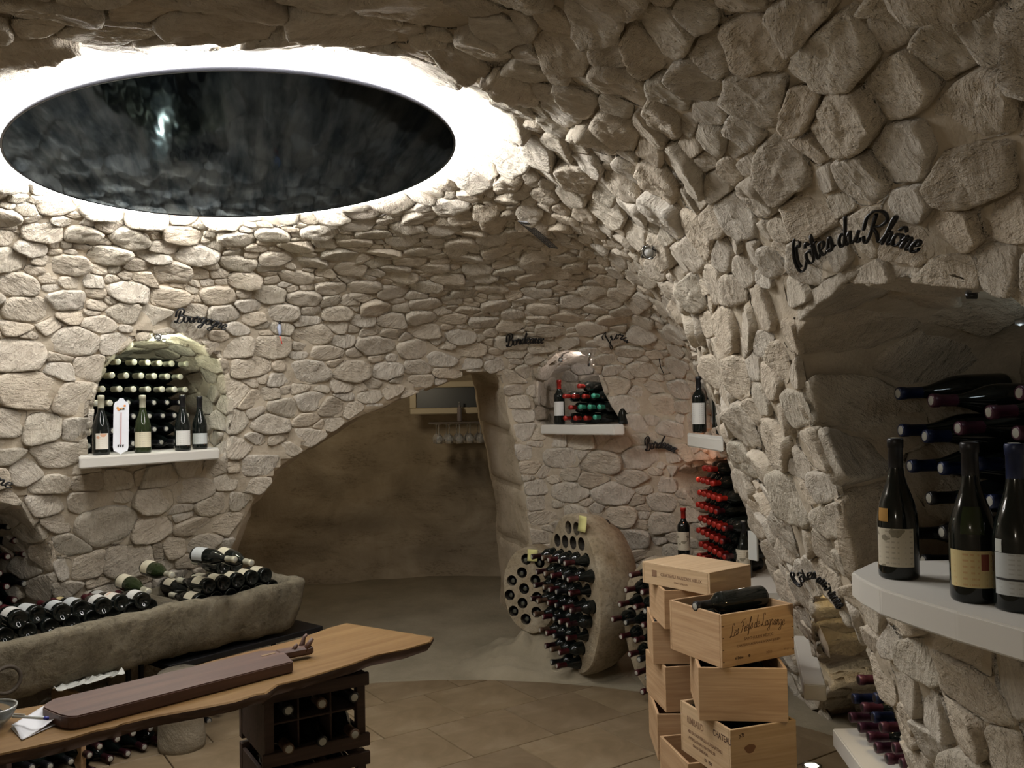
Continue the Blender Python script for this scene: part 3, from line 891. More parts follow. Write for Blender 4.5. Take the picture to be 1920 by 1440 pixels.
def bottle(shape, loc, axis, foil_m, label_m=None, glass=None, roll=0.0, lab='', cat='bottle', group=None, lz=None, width=1.15, tip=False, extra=None, scale=1.0, name='wine_bottle', bare_tip=None):
    """loc: base centre (or the mouth if tip) ; axis: direction of the neck"""
    ax = Vector(axis).normalized()
    ref = Vector((0, 0, 1)) if abs(ax.z) < .9 else Vector((0, -1, 0))
    xx = (ref - ax * ref.dot(ax)).normalized(); yy = ax.cross(xx)
    R = Matrix((xx, yy, ax)).transposed() @ Matrix.Rotation(roll, 3, 'Z')
    H = PROF[shape][-1][1] * scale
    L = Vector(loc) - (ax * H if tip else Vector((0, 0, 0)))
    root = empty(name); M4 = R.to_4x4(); M4.translation = L
    root.matrix_world = M4 @ Matrix.Scale(scale, 4)
    tag(root, lab, cat, group)
    link('glass_body', lathe('glass_body', PROF[shape], BSEG, glass or G_DARK), root)
    top = PROF[shape][-1][1]; z0 = .232 if shape == 'burgundy' else .240
    link('capsule', lathe('capsule', [(.0152, z0), (.0150, top - .02), (.0166, top - .019), (.0168, top - .002), (.0155, top + .0008), (.0105, top + .0012)], 16, foil_m), root)
    link('bottle_mouth', lathe('bottle_mouth', [(.0125, top + .0008), (.009, top + .0022), (0, top + .0024)], 10, bare_tip or CORK), root)
    if label_m:
        r = (.0412 if shape == 'burgundy' else .0378) + .0007
        z1, z2 = lz or ((.030, .108) if shape == 'burgundy' else (.050, .150))
        link('paper_label', lathe('paper_label', [(r, z1), (r, (z1 + z2) / 2), (r, z2)], 14, label_m, -width, width), root)
    if extra: extra(root)
    return root
ORD = ['first', 'second', 'third', 'fourth', 'fifth', 'sixth', 'seventh', 'eighth', 'ninth', 'tenth', 'eleventh', 'twelfth', 'thirteenth', 'fourteenth', 'fifteenth', 'sixteenth']
def prism(name, pts, z0, z1, mat, parent=None, bev=.004, c=None):
    """upright slab over a 2-D outline"""
    c = Vector(c) if c is not None else Vector((sum(p[0] for p in pts) / len(pts), sum(p[1] for p in pts) / len(pts), z0))
    bm = bmesh.new()
    a = [bm.verts.new((p[0] - c.x, p[1] - c.y, z0 - c.z)) for p in pts]; b = [bm.verts.new((p[0] - c.x, p[1] - c.y, z1 - c.z)) for p in pts]
    bm.faces.new(a); bm.faces.new(b)
    for i in range(len(pts)): bm.faces.new((a[i], a[(i + 1) % len(pts)], b[(i + 1) % len(pts)], b[i]))
    bmesh.ops.recalc_face_normals(bm, faces=bm.faces)
    if bev: bmesh.ops.bevel(bm, geom=list(bm.edges), offset=bev, segments=2, affect='EDGES', clamp_overlap=True)
    return link(name, bm_mesh(name, bm, mat), parent, c)
def box_bm(bm, cx, cy, cz, sx, sy, sz, bev=0.0, rot=None):
    g = bmesh.ops.create_cube(bm, size=1.0); vs = g['verts']
    for v in vs: v.co = Vector((v.co.x * sx, v.co.y * sy, v.co.z * sz))
    if rot is not None:
        for v in vs: v.co = rot @ v.co
    for v in vs: v.co += Vector((cx, cy, cz))
    if bev:
        es = list({e for v in vs for e in v.link_edges}); bmesh.ops.bevel(bm, geom=es, offset=bev, segments=1, affect='EDGES')
def box_obj(name, c, s, mat, parent=None, bev=.002, rot=None):
    bm = bmesh.new(); box_bm(bm, 0, 0, 0, *s, bev=bev, rot=rot)
    return link(name, bm_mesh(name, bm, mat), parent, c)
def tube(name, pts, rad, mat, parent=None, seg=8, cyc=False):
    pts = [Vector(p) for p in pts]; n = len(pts); vs = []; fs = []
    rads = rad if isinstance(rad, (list, tuple)) else [rad] * n
    prev = None
    for i, p in enumerate(pts):
        t = (pts[(i + 1) % n] - pts[i - 1]) if cyc else (pts[min(i + 1, n - 1)] - pts[max(i - 1, 0)])
        t.normalize()
        if prev is None: prev = t.orthogonal().normalized()
        prev = (prev - t * prev.dot(t)); prev = prev.normalized() if prev.length > 1e-6 else t.orthogonal().normalized()
        bi = t.cross(prev)
        for k in range(seg):
            a = 2 * PI * k / seg; vs.append(p + (prev * math.cos(a) + bi * math.sin(a)) * rads[i])
    m = n if cyc else n - 1
    for i in range(m):
        j = (i + 1) % n
        for k in range(seg): fs.append((i * seg + k, i * seg + (k + 1) % seg, j * seg + (k + 1) % seg, j * seg + k))
    if not cyc: fs.append(tuple(range(seg))[::-1]); fs.append(tuple((n - 1) * seg + k for k in range(seg)))
    me = mesh_from(name, vs, fs, mat)
    return link(name, me, parent) if COL is not None else me
WHITE_STONE = plain('white_shelf_stone', (.60, .575, .52), .6)
def atx(x, y, X):
    d = ray(x, y); return CAM + d * (X / d.x)

def fill_stack(key, base, t, out, z0, rows, cols, pitch, tipdepth, rule, shape, where, group, axis=None, jit=.004, rowh=None, marg=.03, skip=None, pxr=None):
    """bottles lying in a niche, mouths towards the room; only those inside the opening"""
    o = OPEN[key]; t = Vector(t).normalized(); out = Vector(out).normalized()
    P2 = np.array([[Vector(p).dot(t), p[2]] for p in o.P])
    rowh = rowh or pitch * .87; k = 0
    r2 = random.Random(len(key))
    for r in range(rows):
        cc = 0
        for c in range(cols):
            s = c * pitch + (r % 2) * pitch / 2
            tipp = Vector(base) + t * s + out * tipdepth; tipp.z = z0 + pitch / 2 + r * rowh
            q = (tipp - out * tipdepth)
            if not all(inside(P2, q.dot(t) + dx, tipp.z + dz)[0] for dx, dz in ((marg, 0), (-marg, 0), (0, marg))): continue
            if skip and skip(r, c): continue
            if pxr and not pxr[0] < proj(tipp)[0] < pxr[1]: continue
            f, g, lm, d = rule(r, c)
            cc += 1; k += 1
            tipp = tipp + Vector((r2.uniform(-jit, jit), r2.uniform(-jit, jit), 0)) + out * r2.uniform(-.012, .012)
            a = Vector(axis) if axis else -out
            a = a + Vector((r2.uniform(-.03, .03), r2.uniform(-.03, .03), r2.uniform(-.01, .03)))
            bottle(shape, tipp, a, f, lm, g, r2.uniform(0, 6), f'{d} in {where}, {ORD[r]} row up, {ORD[cc - 1]} from left', group=group, tip=True)
    return k

# ---- left niche
LN0, LN1 = atz(148, 858, 1.40), atz(411, 842, 1.40)
ln_t = (LN1 - LN0).normalized(); ln_out = Vector((-ln_t.y, ln_t.x, 0))
def shelf(name_lab, p0, p1, out, depth, th, z, cat='shelf', mat=None, bev=.006, front=None):
    pts = [tuple(p.xy) for p in (front or [p0, p1])]
    v0 = Vector((p0.x, p0.y, 0)).normalized(); v1 = Vector((p1.x, p1.y, 0)).normalized()
    pts += [tuple((p1 + v1 * depth).xy), tuple((p0 + v0 * depth).xy)]
    o = prism('stone_shelf', pts, z - th, z, mat or WHITE_STONE, None, bev)
    return tag(o, name_lab, cat)
shelf('white stone shelf at the bottom of the arched left niche', LN0, LN1, ln_out, .50, .055, 1.40)
def rule_left(r, c):
    if r >= 4 or (r == 3 and c < 4) or (r == 2 and c < 3) or (r == 1 and c < 3): return F_CREAM, G_DARK, None, 'cream-capped bottle'
    if r in (0, 1): return F_BLACK, G_DARK, None, 'black bottle'
    return F_BLACK, G_DARK, None, 'silver-tipped dark bottle'
fill_stack('left', LN0 + ln_t * .03, ln_t, ln_out, 1.402, 7, 11, .083, .25, rule_left, 'burgundy', 'the arched left niche', 'bottles lying in the arched left niche', marg=.02, pxr=(165, 362))
bottle('burgundy', atz(190, 853, 1.40), (0, 0, 1), F_CREAM, L_FLOWER, roll=.55, lab='standing bottle with flower label and cream capsule, far left on the left niche shelf', width=.75)
bottle('burgundy', atz(268, 849, 1.40), (0, 0, 1), F_CREAM, L_CREAM, G_GREEN, roll=.42, lab='standing green bottle with yellowish label, middle of the left niche shelf')
bottle('burgundy', atz(343, 845, 1.40), (0, 0, 1), F_BLACK, L_WHITE, roll=.42, lab='standing black-topped bottle with cream label, third from left on left niche shelf', width=1.0)
bottle('burgundy', atz(375, 842, 1.40), (0, 0, 1), F_BLACK, L_GREY, roll=.42, lab='standing black-topped bottle with white label at right end of left niche shelf', scale=.98, lz=(.03, .09))
# enamel thermometer plaque
def plaque():
    base = atz(226, 852, 1.40); root = empty('thermometer', base); tag(root, 'white enamel thermometer plaque leaning between bottles in the left niche', 'thermometer')
    d = Vector((.30, -.95, 0)).normalized(); t = Vector((-d.y, d.x, 0)) * -1
    if t.x < 0: t = -t
    out = [(0, .0), (.016, .012), (.030, .018), (.034, .035), (.034, .245), (.028, .262), (.016, .268), (.008, .282), (-.008, .282), (-.016, .268), (-.028, .262), (-.034, .245), (-.034, .035), (-.030, .018), (-.016, .012)]
    def sheet(name, pts, dz, mat, th=.004):
        bm = bmesh.new(); f = [bm.verts.new(t * x * 1.05 + Vector((0, 0, z)) + d * (dz)) for x, z in pts]; b = [bm.verts.new(t * x * 1.05 + Vector((0, 0, z)) + d * (dz - th)) for x, z in pts]
        bm.faces.new(f); bm.faces.new(b)
        for i in range(len(pts)): bm.faces.new((f[i], f[(i + 1) % len(pts)], b[(i + 1) % len(pts)], b[i]))
        return link(name, bm_mesh(name, bm, mat), root)
    sheet('enamel_plate', out, 0, plain('white_enamel', (.72, .74, .78), .25))
    sheet('glass_tube', [(-.0025, .05), (.0025, .05), (.0025, .21), (-.0025, .21)], .003, plain('tube_glass', (.5, .3, .3), .2), .003)
    r2 = random.Random(4)
    for k in range(7):
        x, z = r2.uniform(-.018, .018), .235 + r2.uniform(-.012, .014); s = .006
        o = sheet('painted_flower', [(x + s * math.cos(a), z + s * math.sin(a)) for a in np.linspace(0, 2 * PI, 7)[:-1]], .0012 + k * .0002, [plain('flower_paint_' + 'abc'[k % 3], c, .5) for c in [((.75, .25, .05), (.08, .05, .03), (.6, .35, .12))[k % 3]]][0], .0008)
    for k in range(3): 
        x = -.010 + k * .010; sheet('painted_sprig', [(x - .003, .035), (x + .003, .037), (x + .004, .050), (x - .004, .048)], .0012, plain('sprig_paint', (.06, .06, .06), .5), .0008)
    root.rotation_euler = (math.radians(-3), 0, 0)
plaque()
# ---- lower left niche
ll_t = Vector((.45, .9, 0)).normalized(); ll_out = Vector((-.9, .45, 0)).normalized()
llb = Vector(OPEN['lowleft'].c); llb = llb - ll_t * .55
LLZ = float(OPEN['lowleft'].P[:, 2].min()) + .02
fill_stack('lowleft', llb, ll_t, ll_out, LLZ, 9, 14, .086, .13, lambda r, c: (F_WINE if (r + c) % 3 else F_BLACK, G_DARK, None, 'wine-capped bottle' if (r + c) % 3 else 'black bottle'), 'burgundy', 'the dark lower left niche', 'bottles lying in the dark lower left niche', axis=(.75, -.55, .0), marg=.0, skip=lambda r, c: (r * 5 + c * 3) % 7 == 0)
# ---- back niche
BN0, BN1 = atz(1014, 797, 1.475), atz(1167, 797, 1.475)
bn_t = (BN1 - BN0).normalized(); bn_out = Vector((-bn_t.y, bn_t.x, 0))
fr = [BN0, BN0.lerp(BN1, .5) - bn_out * .03, BN1.lerp(BN0, .08) - bn_out * .02, BN1 + bn_out * .02]
shelf('white stone shelf with rounded corner below the bottle niche beside the cave arch', BN0, BN1, bn_out, .40, .060, 1.475, front=fr)
bottle('bordeaux', atz(1046, 796, 1.475) + bn_out * .02, (0, 0, 1), F_RED, L_WHITE, roll=-.25, lab='standing bottle with red capsule and white label beside the cave arch', width=1.0, lz=(.06, .155))
bax = Vector((-.62, -.78, .02))
for r, row in enumerate([[(1059, 784, 'r'), (1078, 784, 'r'), (1097, 784, 'r'), (1115, 782, 'g')], [(1069, 764, 'r'), (1087, 763, 'g'), (1105, 763, 'g'), (1123, 763, 'g')], [(1058, 743, 'r'), (1075, 743, 'r'), (1094, 743, 'r'), (1112, 742, 'g')], [(1085, 724, 'r')]]):
    for c, (x, y, k) in enumerate(row):
        p = aty(x, y, 5.62 + .02 * c)
        bottle('bordeaux', p, bax, F_RED if k == 'r' else F_GREEN, None, lab=f"{'red' if k == 'r' else 'green'}-capped bottle in niche beside cave arch, {ORD[r]} row up, {ORD[c]} from left", group='bottles lying in the niche beside the cave arch', tip=True, scale=.93, bare_tip=F_RED if k == 'r' else F_GREEN)
bottle('burgundy', atz(1148, 796, 1.475) + bn_out * .12, (0, 0, 1), F_BLACK, None, lab='black standing bottle at right end of the shelf beside the cave arch', scale=.8)
# ---- small far niche on the right wall
SN0, SN1 = atz(1289, 815, 1.435), atz(1356, 823, 1.435)
sn_t = (SN1 - SN0).normalized(); sn_out = Vector((-sn_t.y, sn_t.x, 0))
shelf('white stone shelf half hidden by the right wall, below a cream-labelled bottle', SN0, SN1, sn_out, .34, .062, 1.435)
p = atz(1302, 811, 1.435) + Vector((.03, 0, 0))
bottle('bordeaux', p, (0, 0, 1), F_BLACK, L_WHITE, roll=-.5, lab='standing bottle with large white label on the half hidden right wall shelf', lz=(.045, .16), scale=1.05)
bottle('bordeaux', atz(1322, 812, 1.435) + Vector((.08, 0, 0)), (0, 0, 1), F_WINE, None, lab='dark standing bottle behind the large-labelled one on half hidden shelf')
bottle('bordeaux', atz(1338, 815, 1.435) + Vector((.05, 0, 0)), (0, 0, 1), F_RED, None, lab='dark standing bottle nearest the near edge of the half hidden shelf')
# ---- red capsule niche
RZ0 = .67
ro = OPEN['red']
rb = Vector((1.10, 5.25, 0)); rt_ = Vector((.08, -1, 0)).normalized(); rout = Vector((1, .12, 0)).normalized()
sh = [(1.02, 5.38), (1.10, 4.8), (1.17, 4.28), (1.75, 4.28), (1.75, 5.38)]
tag(prism('stone_shelf', sh, RZ0 - .06, RZ0, WHITE_STONE), 'pale stone shelf under the stack of red-topped bottles', 'shelf')
bottle('bordeaux', atz(1283, 1046, RZ0), (0, 0, 1), F_RED, L_OLD, roll=-.35, lab='standing bottle with worn label and red capsule left of the red-topped stack', lz=(.05, .16))
bottle('burgundy', atz(1396, 1082, RZ0) , (0, 0, 1), F_BLACK, L_OLD, roll=-.6, lab='dark standing bottle with olive label right of the red-topped stack', lz=(.02, .15), scale=1.0)
redpts = []
for r in range(8):
    n_ = [6, 6, 6, 6, 5, 5, 4, 2][r]; cnt = 0
    for c in range(n_):
        s = c * .088 + (r % 2) * .044 + (.03 if r > 5 else 0) + (.08 if r == 7 else 0)
        tipp = Vector((1.07, 5.13, 0)) + Vector((.07, -1, 0)) * s; tipp.z = RZ0 + .04 + r * .0745; tipp.x += .015 * r * 0
        cnt += 1
        a = Vector((-.82, -.57 + rng.uniform(-.04, .04), rng.uniform(-.01, .02)))
        f = F_RED if not (c >= n_ - 1 and r < 5) else F_WINE
        bottle('bordeaux', tipp, a, f, None, roll=rng.uniform(0, 6), lab=f'red-topped bottle in the far corner niche, {ORD[r]} row up, {ORD[c]} from left', group='red-topped bottles stacked in the far corner niche', tip=True, bare_tip=F_RED)
# ---- large right niche
RS = 1.22
fpx = [(1596, 1072), (1612, 1084), (1650, 1103), (1710, 1122), (1792, 1146), (1920, 1180), (2060, 1212), (2200, 1235)]
fpts = [atz(x, y, RS) for x, y in fpx]
pts = [tuple(p.xy) for p in fpts] + [(1.55, fpts[-1].y), (1.55, fpts[0].y + .12), (fpts[0].x + .1, fpts[0].y + .12)]
tag(prism('stone_shelf', pts, RS - .055, RS, WHITE_STONE, None, .004), 'curved white stone shelf of the large niche at the right edge', 'shelf')
def medal(root):
    link('gold_sticker', lathe('gold_sticker', [(.0420, .122), (.0420, .138), (.0408, .150)], 6, foil('gold_sticker', (.45, .25, .07)), -.30, .30), root).rotation_euler = (0, 0, -.55)
bottle('burgundy', atz(1686, 1082, RS), (0, 0, 1), F_BLACK, L_OLD, roll=-.62, lab='tall black bottle with worn label and gold sticker on the large right shelf', extra=medal, lz=(.028, .108), width=1.0)
def emblem(root):
    link('red_crest', lathe('red_crest', [(.0422, .062), (.0424, .078), (.0422, .092)], 5, plain('crest_red', (.20, .05, .03), .7), .32, .66), root)
def crest_emboss(root):
    link('embossed_crest', lathe('embossed_crest', [(.0415, .128), (.0415, .140), (.0375, .156), (.030, .178)], 8, G_GREEN, -.5, .5), root)
def both(root): emblem(root); crest_emboss(root)
bottle('burgundy', atz(1827, 1125, RS), (0, 0, 1), F_BLACK, L_YEL, G_DARK, roll=-.48, lab='black bottle with yellow label and embossed shoulder on the large right shelf', extra=both, lz=(.030, .098), width=1.1, bare_tip=F_BLACK)
def seal(root):
    link('round_seal', lathe('round_seal', [(.0424, .105), (.0424, .120), (.0418, .128)], 5, plain('seal_paper', (.5, .52, .48), .6), -1.05, -.70), root)
    link('black_band', lathe('black_band', [(.0424, .056), (.0424, .060)], 14, plain('band_ink', (.02, .02, .02), .6), -1.05, 1.05), root)
bottle('burgundy', atz(1912, 1142, RS), (0, 0, 1), F_BLUE, L_GREY, roll=-.45, lab='blue-topped bottle with grey banded label at the right picture edge', extra=seal, lz=(.030, .104), width=1.1)
tips = [(1684, 738, 'b'), (1746, 751, 'p'), (1911, 737, 'p'), (1854, 773, 'p'), (1689, 807, 'b'), (1734, 818, 'b'), (1796, 803, 'p'), (1706, 874, 'b'), (1764, 878, 'b'), (1742, 934, 'k'), (1800, 938, 'b'), (1856, 940, 'b'), (1766, 998, 'k'), (1731, 1052, 'k'), (1789, 1060, 'k'),
        (1828, 870, 'b'), (1905, 812, 'p'), (1895, 880, 'b'), (1835, 1000, 'k'), (1860, 1065, 'k'), (1700, 1000, 'k'), (1950, 740, 'p'), (1970, 810, 'p'), (1960, 880, 'b'), (1930, 945, 'b'), (1925, 1005, 'b')]
tips.sort(key=lambda q: (-round(q[1] / 64), q[0]))
rowi = -1; last = None; ci = 0
for x, y, k in tips:
    q = round(y / 64)
    if q != last: rowi += 1; ci = 0; last = q
    p = atx(x, y, .985 + .0006 * max(0, x - 1690))
    f = {'b': F_BLUE, 'p': F_PURP, 'k': F_BLACK}[k]; nm = {'b': 'blue', 'p': 'purple', 'k': 'black'}[k]
    bottle('burgundy', p, (-1, -.10 + rng.uniform(-.05, .05), rng.uniform(-.03, .03)), f, None, roll=rng.uniform(0, 6), lab=f'{nm}-topped bottle in the large right niche, {ORD[rowi]} row up, {ORD[ci]} from left', group='bottles lying in the large right niche', tip=True)
    ci += 1
# ---- low right niche
LS = .50
pts = [(1.00, 2.95), (1.00, 2.2), (1.08, 2.1), (1.6, 2.1), (1.6, 2.98)]
tag(prism('stone_shelf', [(1.055, 2.97), (1.02, 2.6), (1.02, 2.1), (1.6, 2.1), (1.6, 2.97)], LS - .06, LS, WHITE_STONE), 'white stone shelf of the low warm-lit niche at lower right', 'shelf')
lt = [(1610, 1275), (1600, 1310), (1640, 1309), (1617, 1327), (1594, 1345), (1637, 1345), (1611, 1364), (1652, 1364), (1628, 1382), (1642, 1402), (1676, 1403), (1663, 1423), (1690, 1432)]
lt.sort(key=lambda q: (-round(q[1] / 19), q[0])); last = None; rowi = -1
for x, y in lt:
    q = round(y / 19)
    if q != last: rowi += 1; ci = 0; last = q
    p = atx(x, y, 1.09)
    bottle('bordeaux', p, (-1, -.05, 0), F_PURP if (x + y) % 3 else F_BLUE, None, lab=f'purple-topped bottle in the low right niche, {ORD[rowi]} row up, {ORD[ci]} from left', group='purple-topped bottles in the low right niche', tip=True, bare_tip=F_BLACK)
    ci += 1
# far low shelf seen past the crates
p0, p1 = atz(1501, 1192, .53), atz(1523, 1284, .53)
dd = (p1 - p0).normalized(); oo = Vector((-dd.y, dd.x, 0))
if oo.x < 0: oo = -oo
far_shelf = tag(prism('stone_shelf', [tuple((p0 - oo * .03).xy), tuple((p1 - oo * .03).xy), tuple((p1 + oo * .05).xy), tuple((p0 + oo * .05).xy)], .47, .53, WHITE_STONE), 'short white stone shelf glimpsed right of the crate stack', 'shelf')
# ------------------------------------------------------------------ rough stone trough with bottles
def displace(vs, amp, f, seed=0):
    return [v + noise.noise_vector(Vector(v) * f + Vector((seed, 0, 0))) * amp for v in vs]
TZ = .655
TA, TB = atz(0, 1205, TZ), atz(592, 1084, TZ)
t_ax = (TB - TA).normalized(); t_in = Vector((-t_ax.y, t_ax.x, 0)); TW = .60
def trough_mat():
    t = NT('trough_stone', .95); co = t.coord('Object')
    b_ = t.noise(co, 5, 6, .65, .5); p_ = t.noise(co, 26, 4, .7); f_ = t.noise(co, 90, 3, .7)
    cc = t.ramp(b_, [(.3, (.11, .093, .062)), (.5, (.16, .137, .093)), (.72, (.21, .182, .128))])
    t.base(t.mix(.7, cc, t.ramp(p_, [(.33, (.45, .42, .36)), (.5, (1, 1, 1)), (.72, (1.25, 1.22, 1.15))]), 'MULTIPLY'))
    t.nrm(t.bump(f_, .5, .004, t.bump(p_, .6, .010, t.bump(b_, .7, .03))))
    return t.m
M_TROUGH = trough_mat()
def trough():
    L = (TB - TA).length + .75; c0 = TB - t_ax * L
    root = empty('stone_trough', c0 + t_in * TW / 2); root.rotation_euler = (0, 0, math.atan2(t_ax.y, t_ax.x)); root.location.z = 0
    tag(root, 'long rough-hewn stone trough full of bottles along the left wall', 'trough')
    N = 260
    def ring(ins, z, dx=0):
        out = []
        a_, b_ = L / 2 - ins, TW / 2 - ins; r = max(.02, .15 - ins * .6)
        per = []
        # rounded rectangle
        for cx, cy, a0 in ((a_ - r, b_ - r, 0), (-a_ + r, b_ - r, 90), (-a_ + r, -b_ + r, 180), (a_ - r, -b_ + r, 270)):
            for k in range(7): per.append((cx + r * math.cos(math.radians(a0 + 15 * k)), cy + r * math.sin(math.radians(a0 + 15 * k))))
        P = np.array(per); d = np.linalg.norm(np.roll(P, -1, 0) - P, axis=1); s = np.concatenate([[0], np.cumsum(d)]); E_ = np.vstack([P, P[:1]])
        t = np.linspace(0, s[-1], N, endpoint=False)
        return [Vector((np.interp(q, s, E_[:, 0]) + L / 2 + dx, np.interp(q, s, E_[:, 1]), z)) for q in t]
    prof = [(.16, .375), (.09, .385), (.055, .41), (.035, .45), (.02, .50), (.01, .54), (.005, .58), (.0, .62), (.003, .64), (.012, .655), (.035, .662), (.06, .655), (.075, .62), (.085, .56), (.10, .48), (.2, .465)]
    vs = []
    for ins, z in prof: vs += ring(ins, z)
    n = len(prof); vs.append(Vector((L / 2, 0, .375))); vs.append(Vector((L / 2, 0, .465)))
    fs = [(a * N + b, a * N + (b + 1) % N, (a + 1) * N + (b + 1) % N, (a + 1) * N + b) for a in range(n - 1) for b in range(N)]
    fs += [((b + 1) % N, b, n * N) for b in range(N)] + [((n - 1) * N + b, (n - 1) * N + (b + 1) % N, n * N + 1) for b in range(N)]
    vs = [v + noise.noise_vector(v * 3) * .022 + noise.noise_vector(v * 11) * .014 + noise.noise_vector(v * 30) * .005 for v in vs]
    link('trough_body', mesh_from('trough_body', vs, fs, M_TROUGH), root)
    # cross bar between the two basins
    bm = bmesh.new(); box_bm(bm, 0, 0, 0, .09, TW - .1, .17, .02)
    bmesh.ops.subdivide_edges(bm, edges=bm.edges, cuts=3, use_grid_fill=True)
    for v in bm.verts: v.co += noise.noise_vector(v.co * 9) * .012
    xb = (atz(310, 1118, TZ) - c0).dot(t_ax)
    link('cross_bar', bm_mesh('cross_bar', bm, M_TROUGH, True), root, (xb, 0, .555))
    rg = (atz(22, 1270, .52) - c0).dot(t_ax)
    pts = [(rg + .055 * math.cos(a), -TW / 2 - .022, .50 + .055 * math.sin(a)) for a in np.linspace(0, 2 * PI, 24, endpoint=False)]
    tube('iron_ring', pts, .008, plain('rusty_iron', (.07, .055, .04), .8, .3), root, 8, True)
    return root, c0, L, xb
tr, tc0, tL, txb = trough()
def tpt(x, y, z): return tc0 + t_ax * x + t_in * (TW / 2 + y) + Vector((0, 0, z - tc0.z))
txs = []
# right basin, front row of butts: bottles lie across, necks to the wall
GRT = 'bottles lying in the stone trough'
def tb(x, y, z, ang, foil_m, lm, lab, tilt=0.0, glass=None, roll=None, shape='burgundy', lz=(.032, .108)):
    d = t_in * math.cos(math.radians(ang)) + t_ax * math.sin(math.radians(ang)); d = d * math.cos(tilt) + Vector((0, 0, math.sin(tilt)))
    bottle(shape, tpt(x, y, z), d, foil_m, lm, glass, 0.0 if roll is None else roll, lab, group=GRT, lz=lz, width=1.25)
x1 = tL - .14; n = 0
xr = np.arange(txb + .10, x1, .087)
for i, x in enumerate(xr):
    tb(x, -.20, .630, 0, F_CREAM, L_CREAM if i == 0 else None, f'dark bottle end low in the right trough basin, {ORD[i]} from the cross bar')
for i, x in enumerate(xr[:-1]):
    tb(x + .043, -.205, .702, 0, F_CREAM, L_CREAM if i < 5 else L_WHITE, f'bottle in second layer of right trough basin, {ORD[i]} from the cross bar')
for i, x in enumerate(xr[2:-2]):
    tb(x + .01, -.12 + .01 * (i % 2), .772, 0, F_CREAM, L_CREAM if i < 4 else L_WHITE, f'bottle in top layer of right trough basin, {ORD[i]} from the cross bar')
for i, x in enumerate(xr[::2]):
    tb(x + .05, .23, .66, 180, F_CREAM, L_CREAM, f'bottle at the wall side of right trough basin, {ORD[i]} from cross bar')
def freeb(p0, p1, z0, z1, lm, lab, foil_m=F_CREAM, roll=0.0, glass=None):
    p = atz(*p0, z0); q = atz(*p1, z1)
    bottle('burgundy', p, q - p, foil_m, lm, glass, roll, lab, group=GRT, lz=(.018, .095), width=1.5)
freeb((228, 1090), (312, 1122), .745, .72, L_CREAM, 'cream-labelled bottle lying lengthwise at left of right trough basin', glass=G_GREEN, roll=.4)
freeb((274, 1064), (352, 1088), .80, .79, L_CREAM, 'cream-labelled bottle lying lengthwise atop the right trough basin near the wall', glass=G_GREEN, roll=.4)
freeb((366, 1040), (446, 1050), .865, .86, L_GREY, 'bottle with grey label on the very top of the trough pile', roll=.5)
freeb((414, 1040), (484, 1059), .86, .845, L_CREAM, 'bottle with small cream label topmost at the right end of the trough pile', roll=.5)
# left basin
xl = np.arange(.62, txb - .12, .094)
for i, x in enumerate(xl):
    tb(x, -.20, .655, 0, F_WINE, None, f'dark bottle end low in the left trough basin, {ORD[i]} from the left')
for i, x in enumerate(xl[:-1]):
    tb(x + .045, -.215 + [0, .015, -.01, .03, .0, .02][i % 6], .728 - .004 * i, [9, -3, 4, -6, 5, 0][i % 6], F_WINE, [L_WHITE, L_FLOWER, L_WHITE, L_GREY, L_GREY, L_GREY][i % 6], f'labelled bottle in second layer of left trough basin, {ORD[i]} from the left')
for i, x in enumerate(xl[::2]):
    tb(x + .03, .24, .66, 185, F_BLACK, [L_YEL, L_WHITE, L_GREY][i % 3], f'bottle along the wall side of left trough basin, {ORD[i]} from the left')
tb(xl[2] + .02, .10, .79, 20, F_BLACK, L_WHITE, 'bottle with large white label riding on top of left trough basin')
# supports
M_PLINTH = rock_mat('plinth_stone', (.18, .155, .11), (.25, .215, .155), (.31, .27, .20))
def pedestal(x, y, r, lab):
    p = tpt(x, y, 0); prof = []
    for k in range(12):
        z = .365 * k / 11; prof.append((r * (1 + .03 * math.sin(k * 1.3)), z))
    vs = []; S_ = 28
    for rr, z in prof:
        for i in range(S_):
            a = 2 * PI * i / S_; v = Vector((rr * math.cos(a), rr * math.sin(a), z)); vs.append(v + noise.noise_vector(v * 14) * .006)
    fs = [(k * S_ + i, k * S_ + (i + 1) % S_, (k + 1) * S_ + (i + 1) % S_, (k + 1) * S_ + i) for k in range(11) for i in range(S_)]
    fs += [tuple(range(S_))[::-1], tuple(11 * S_ + i for i in range(S_))]
    tag(link('stone_pedestal', mesh_from('stone_pedestal', vs, fs, M_PLINTH), None, (p.x, p.y, 0)), lab, 'pedestal')
pp = atz(345, 1405, 0)
q = pp - tc0
pedestal(q.dot(t_ax), q.dot(t_in) - TW / 2 + .02, .105, 'round stone pedestal under the middle of the stone trough')
pedestal(.45, .0, .12, 'round stone pedestal under the left end of the stone trough')
M_DKWOOD = None
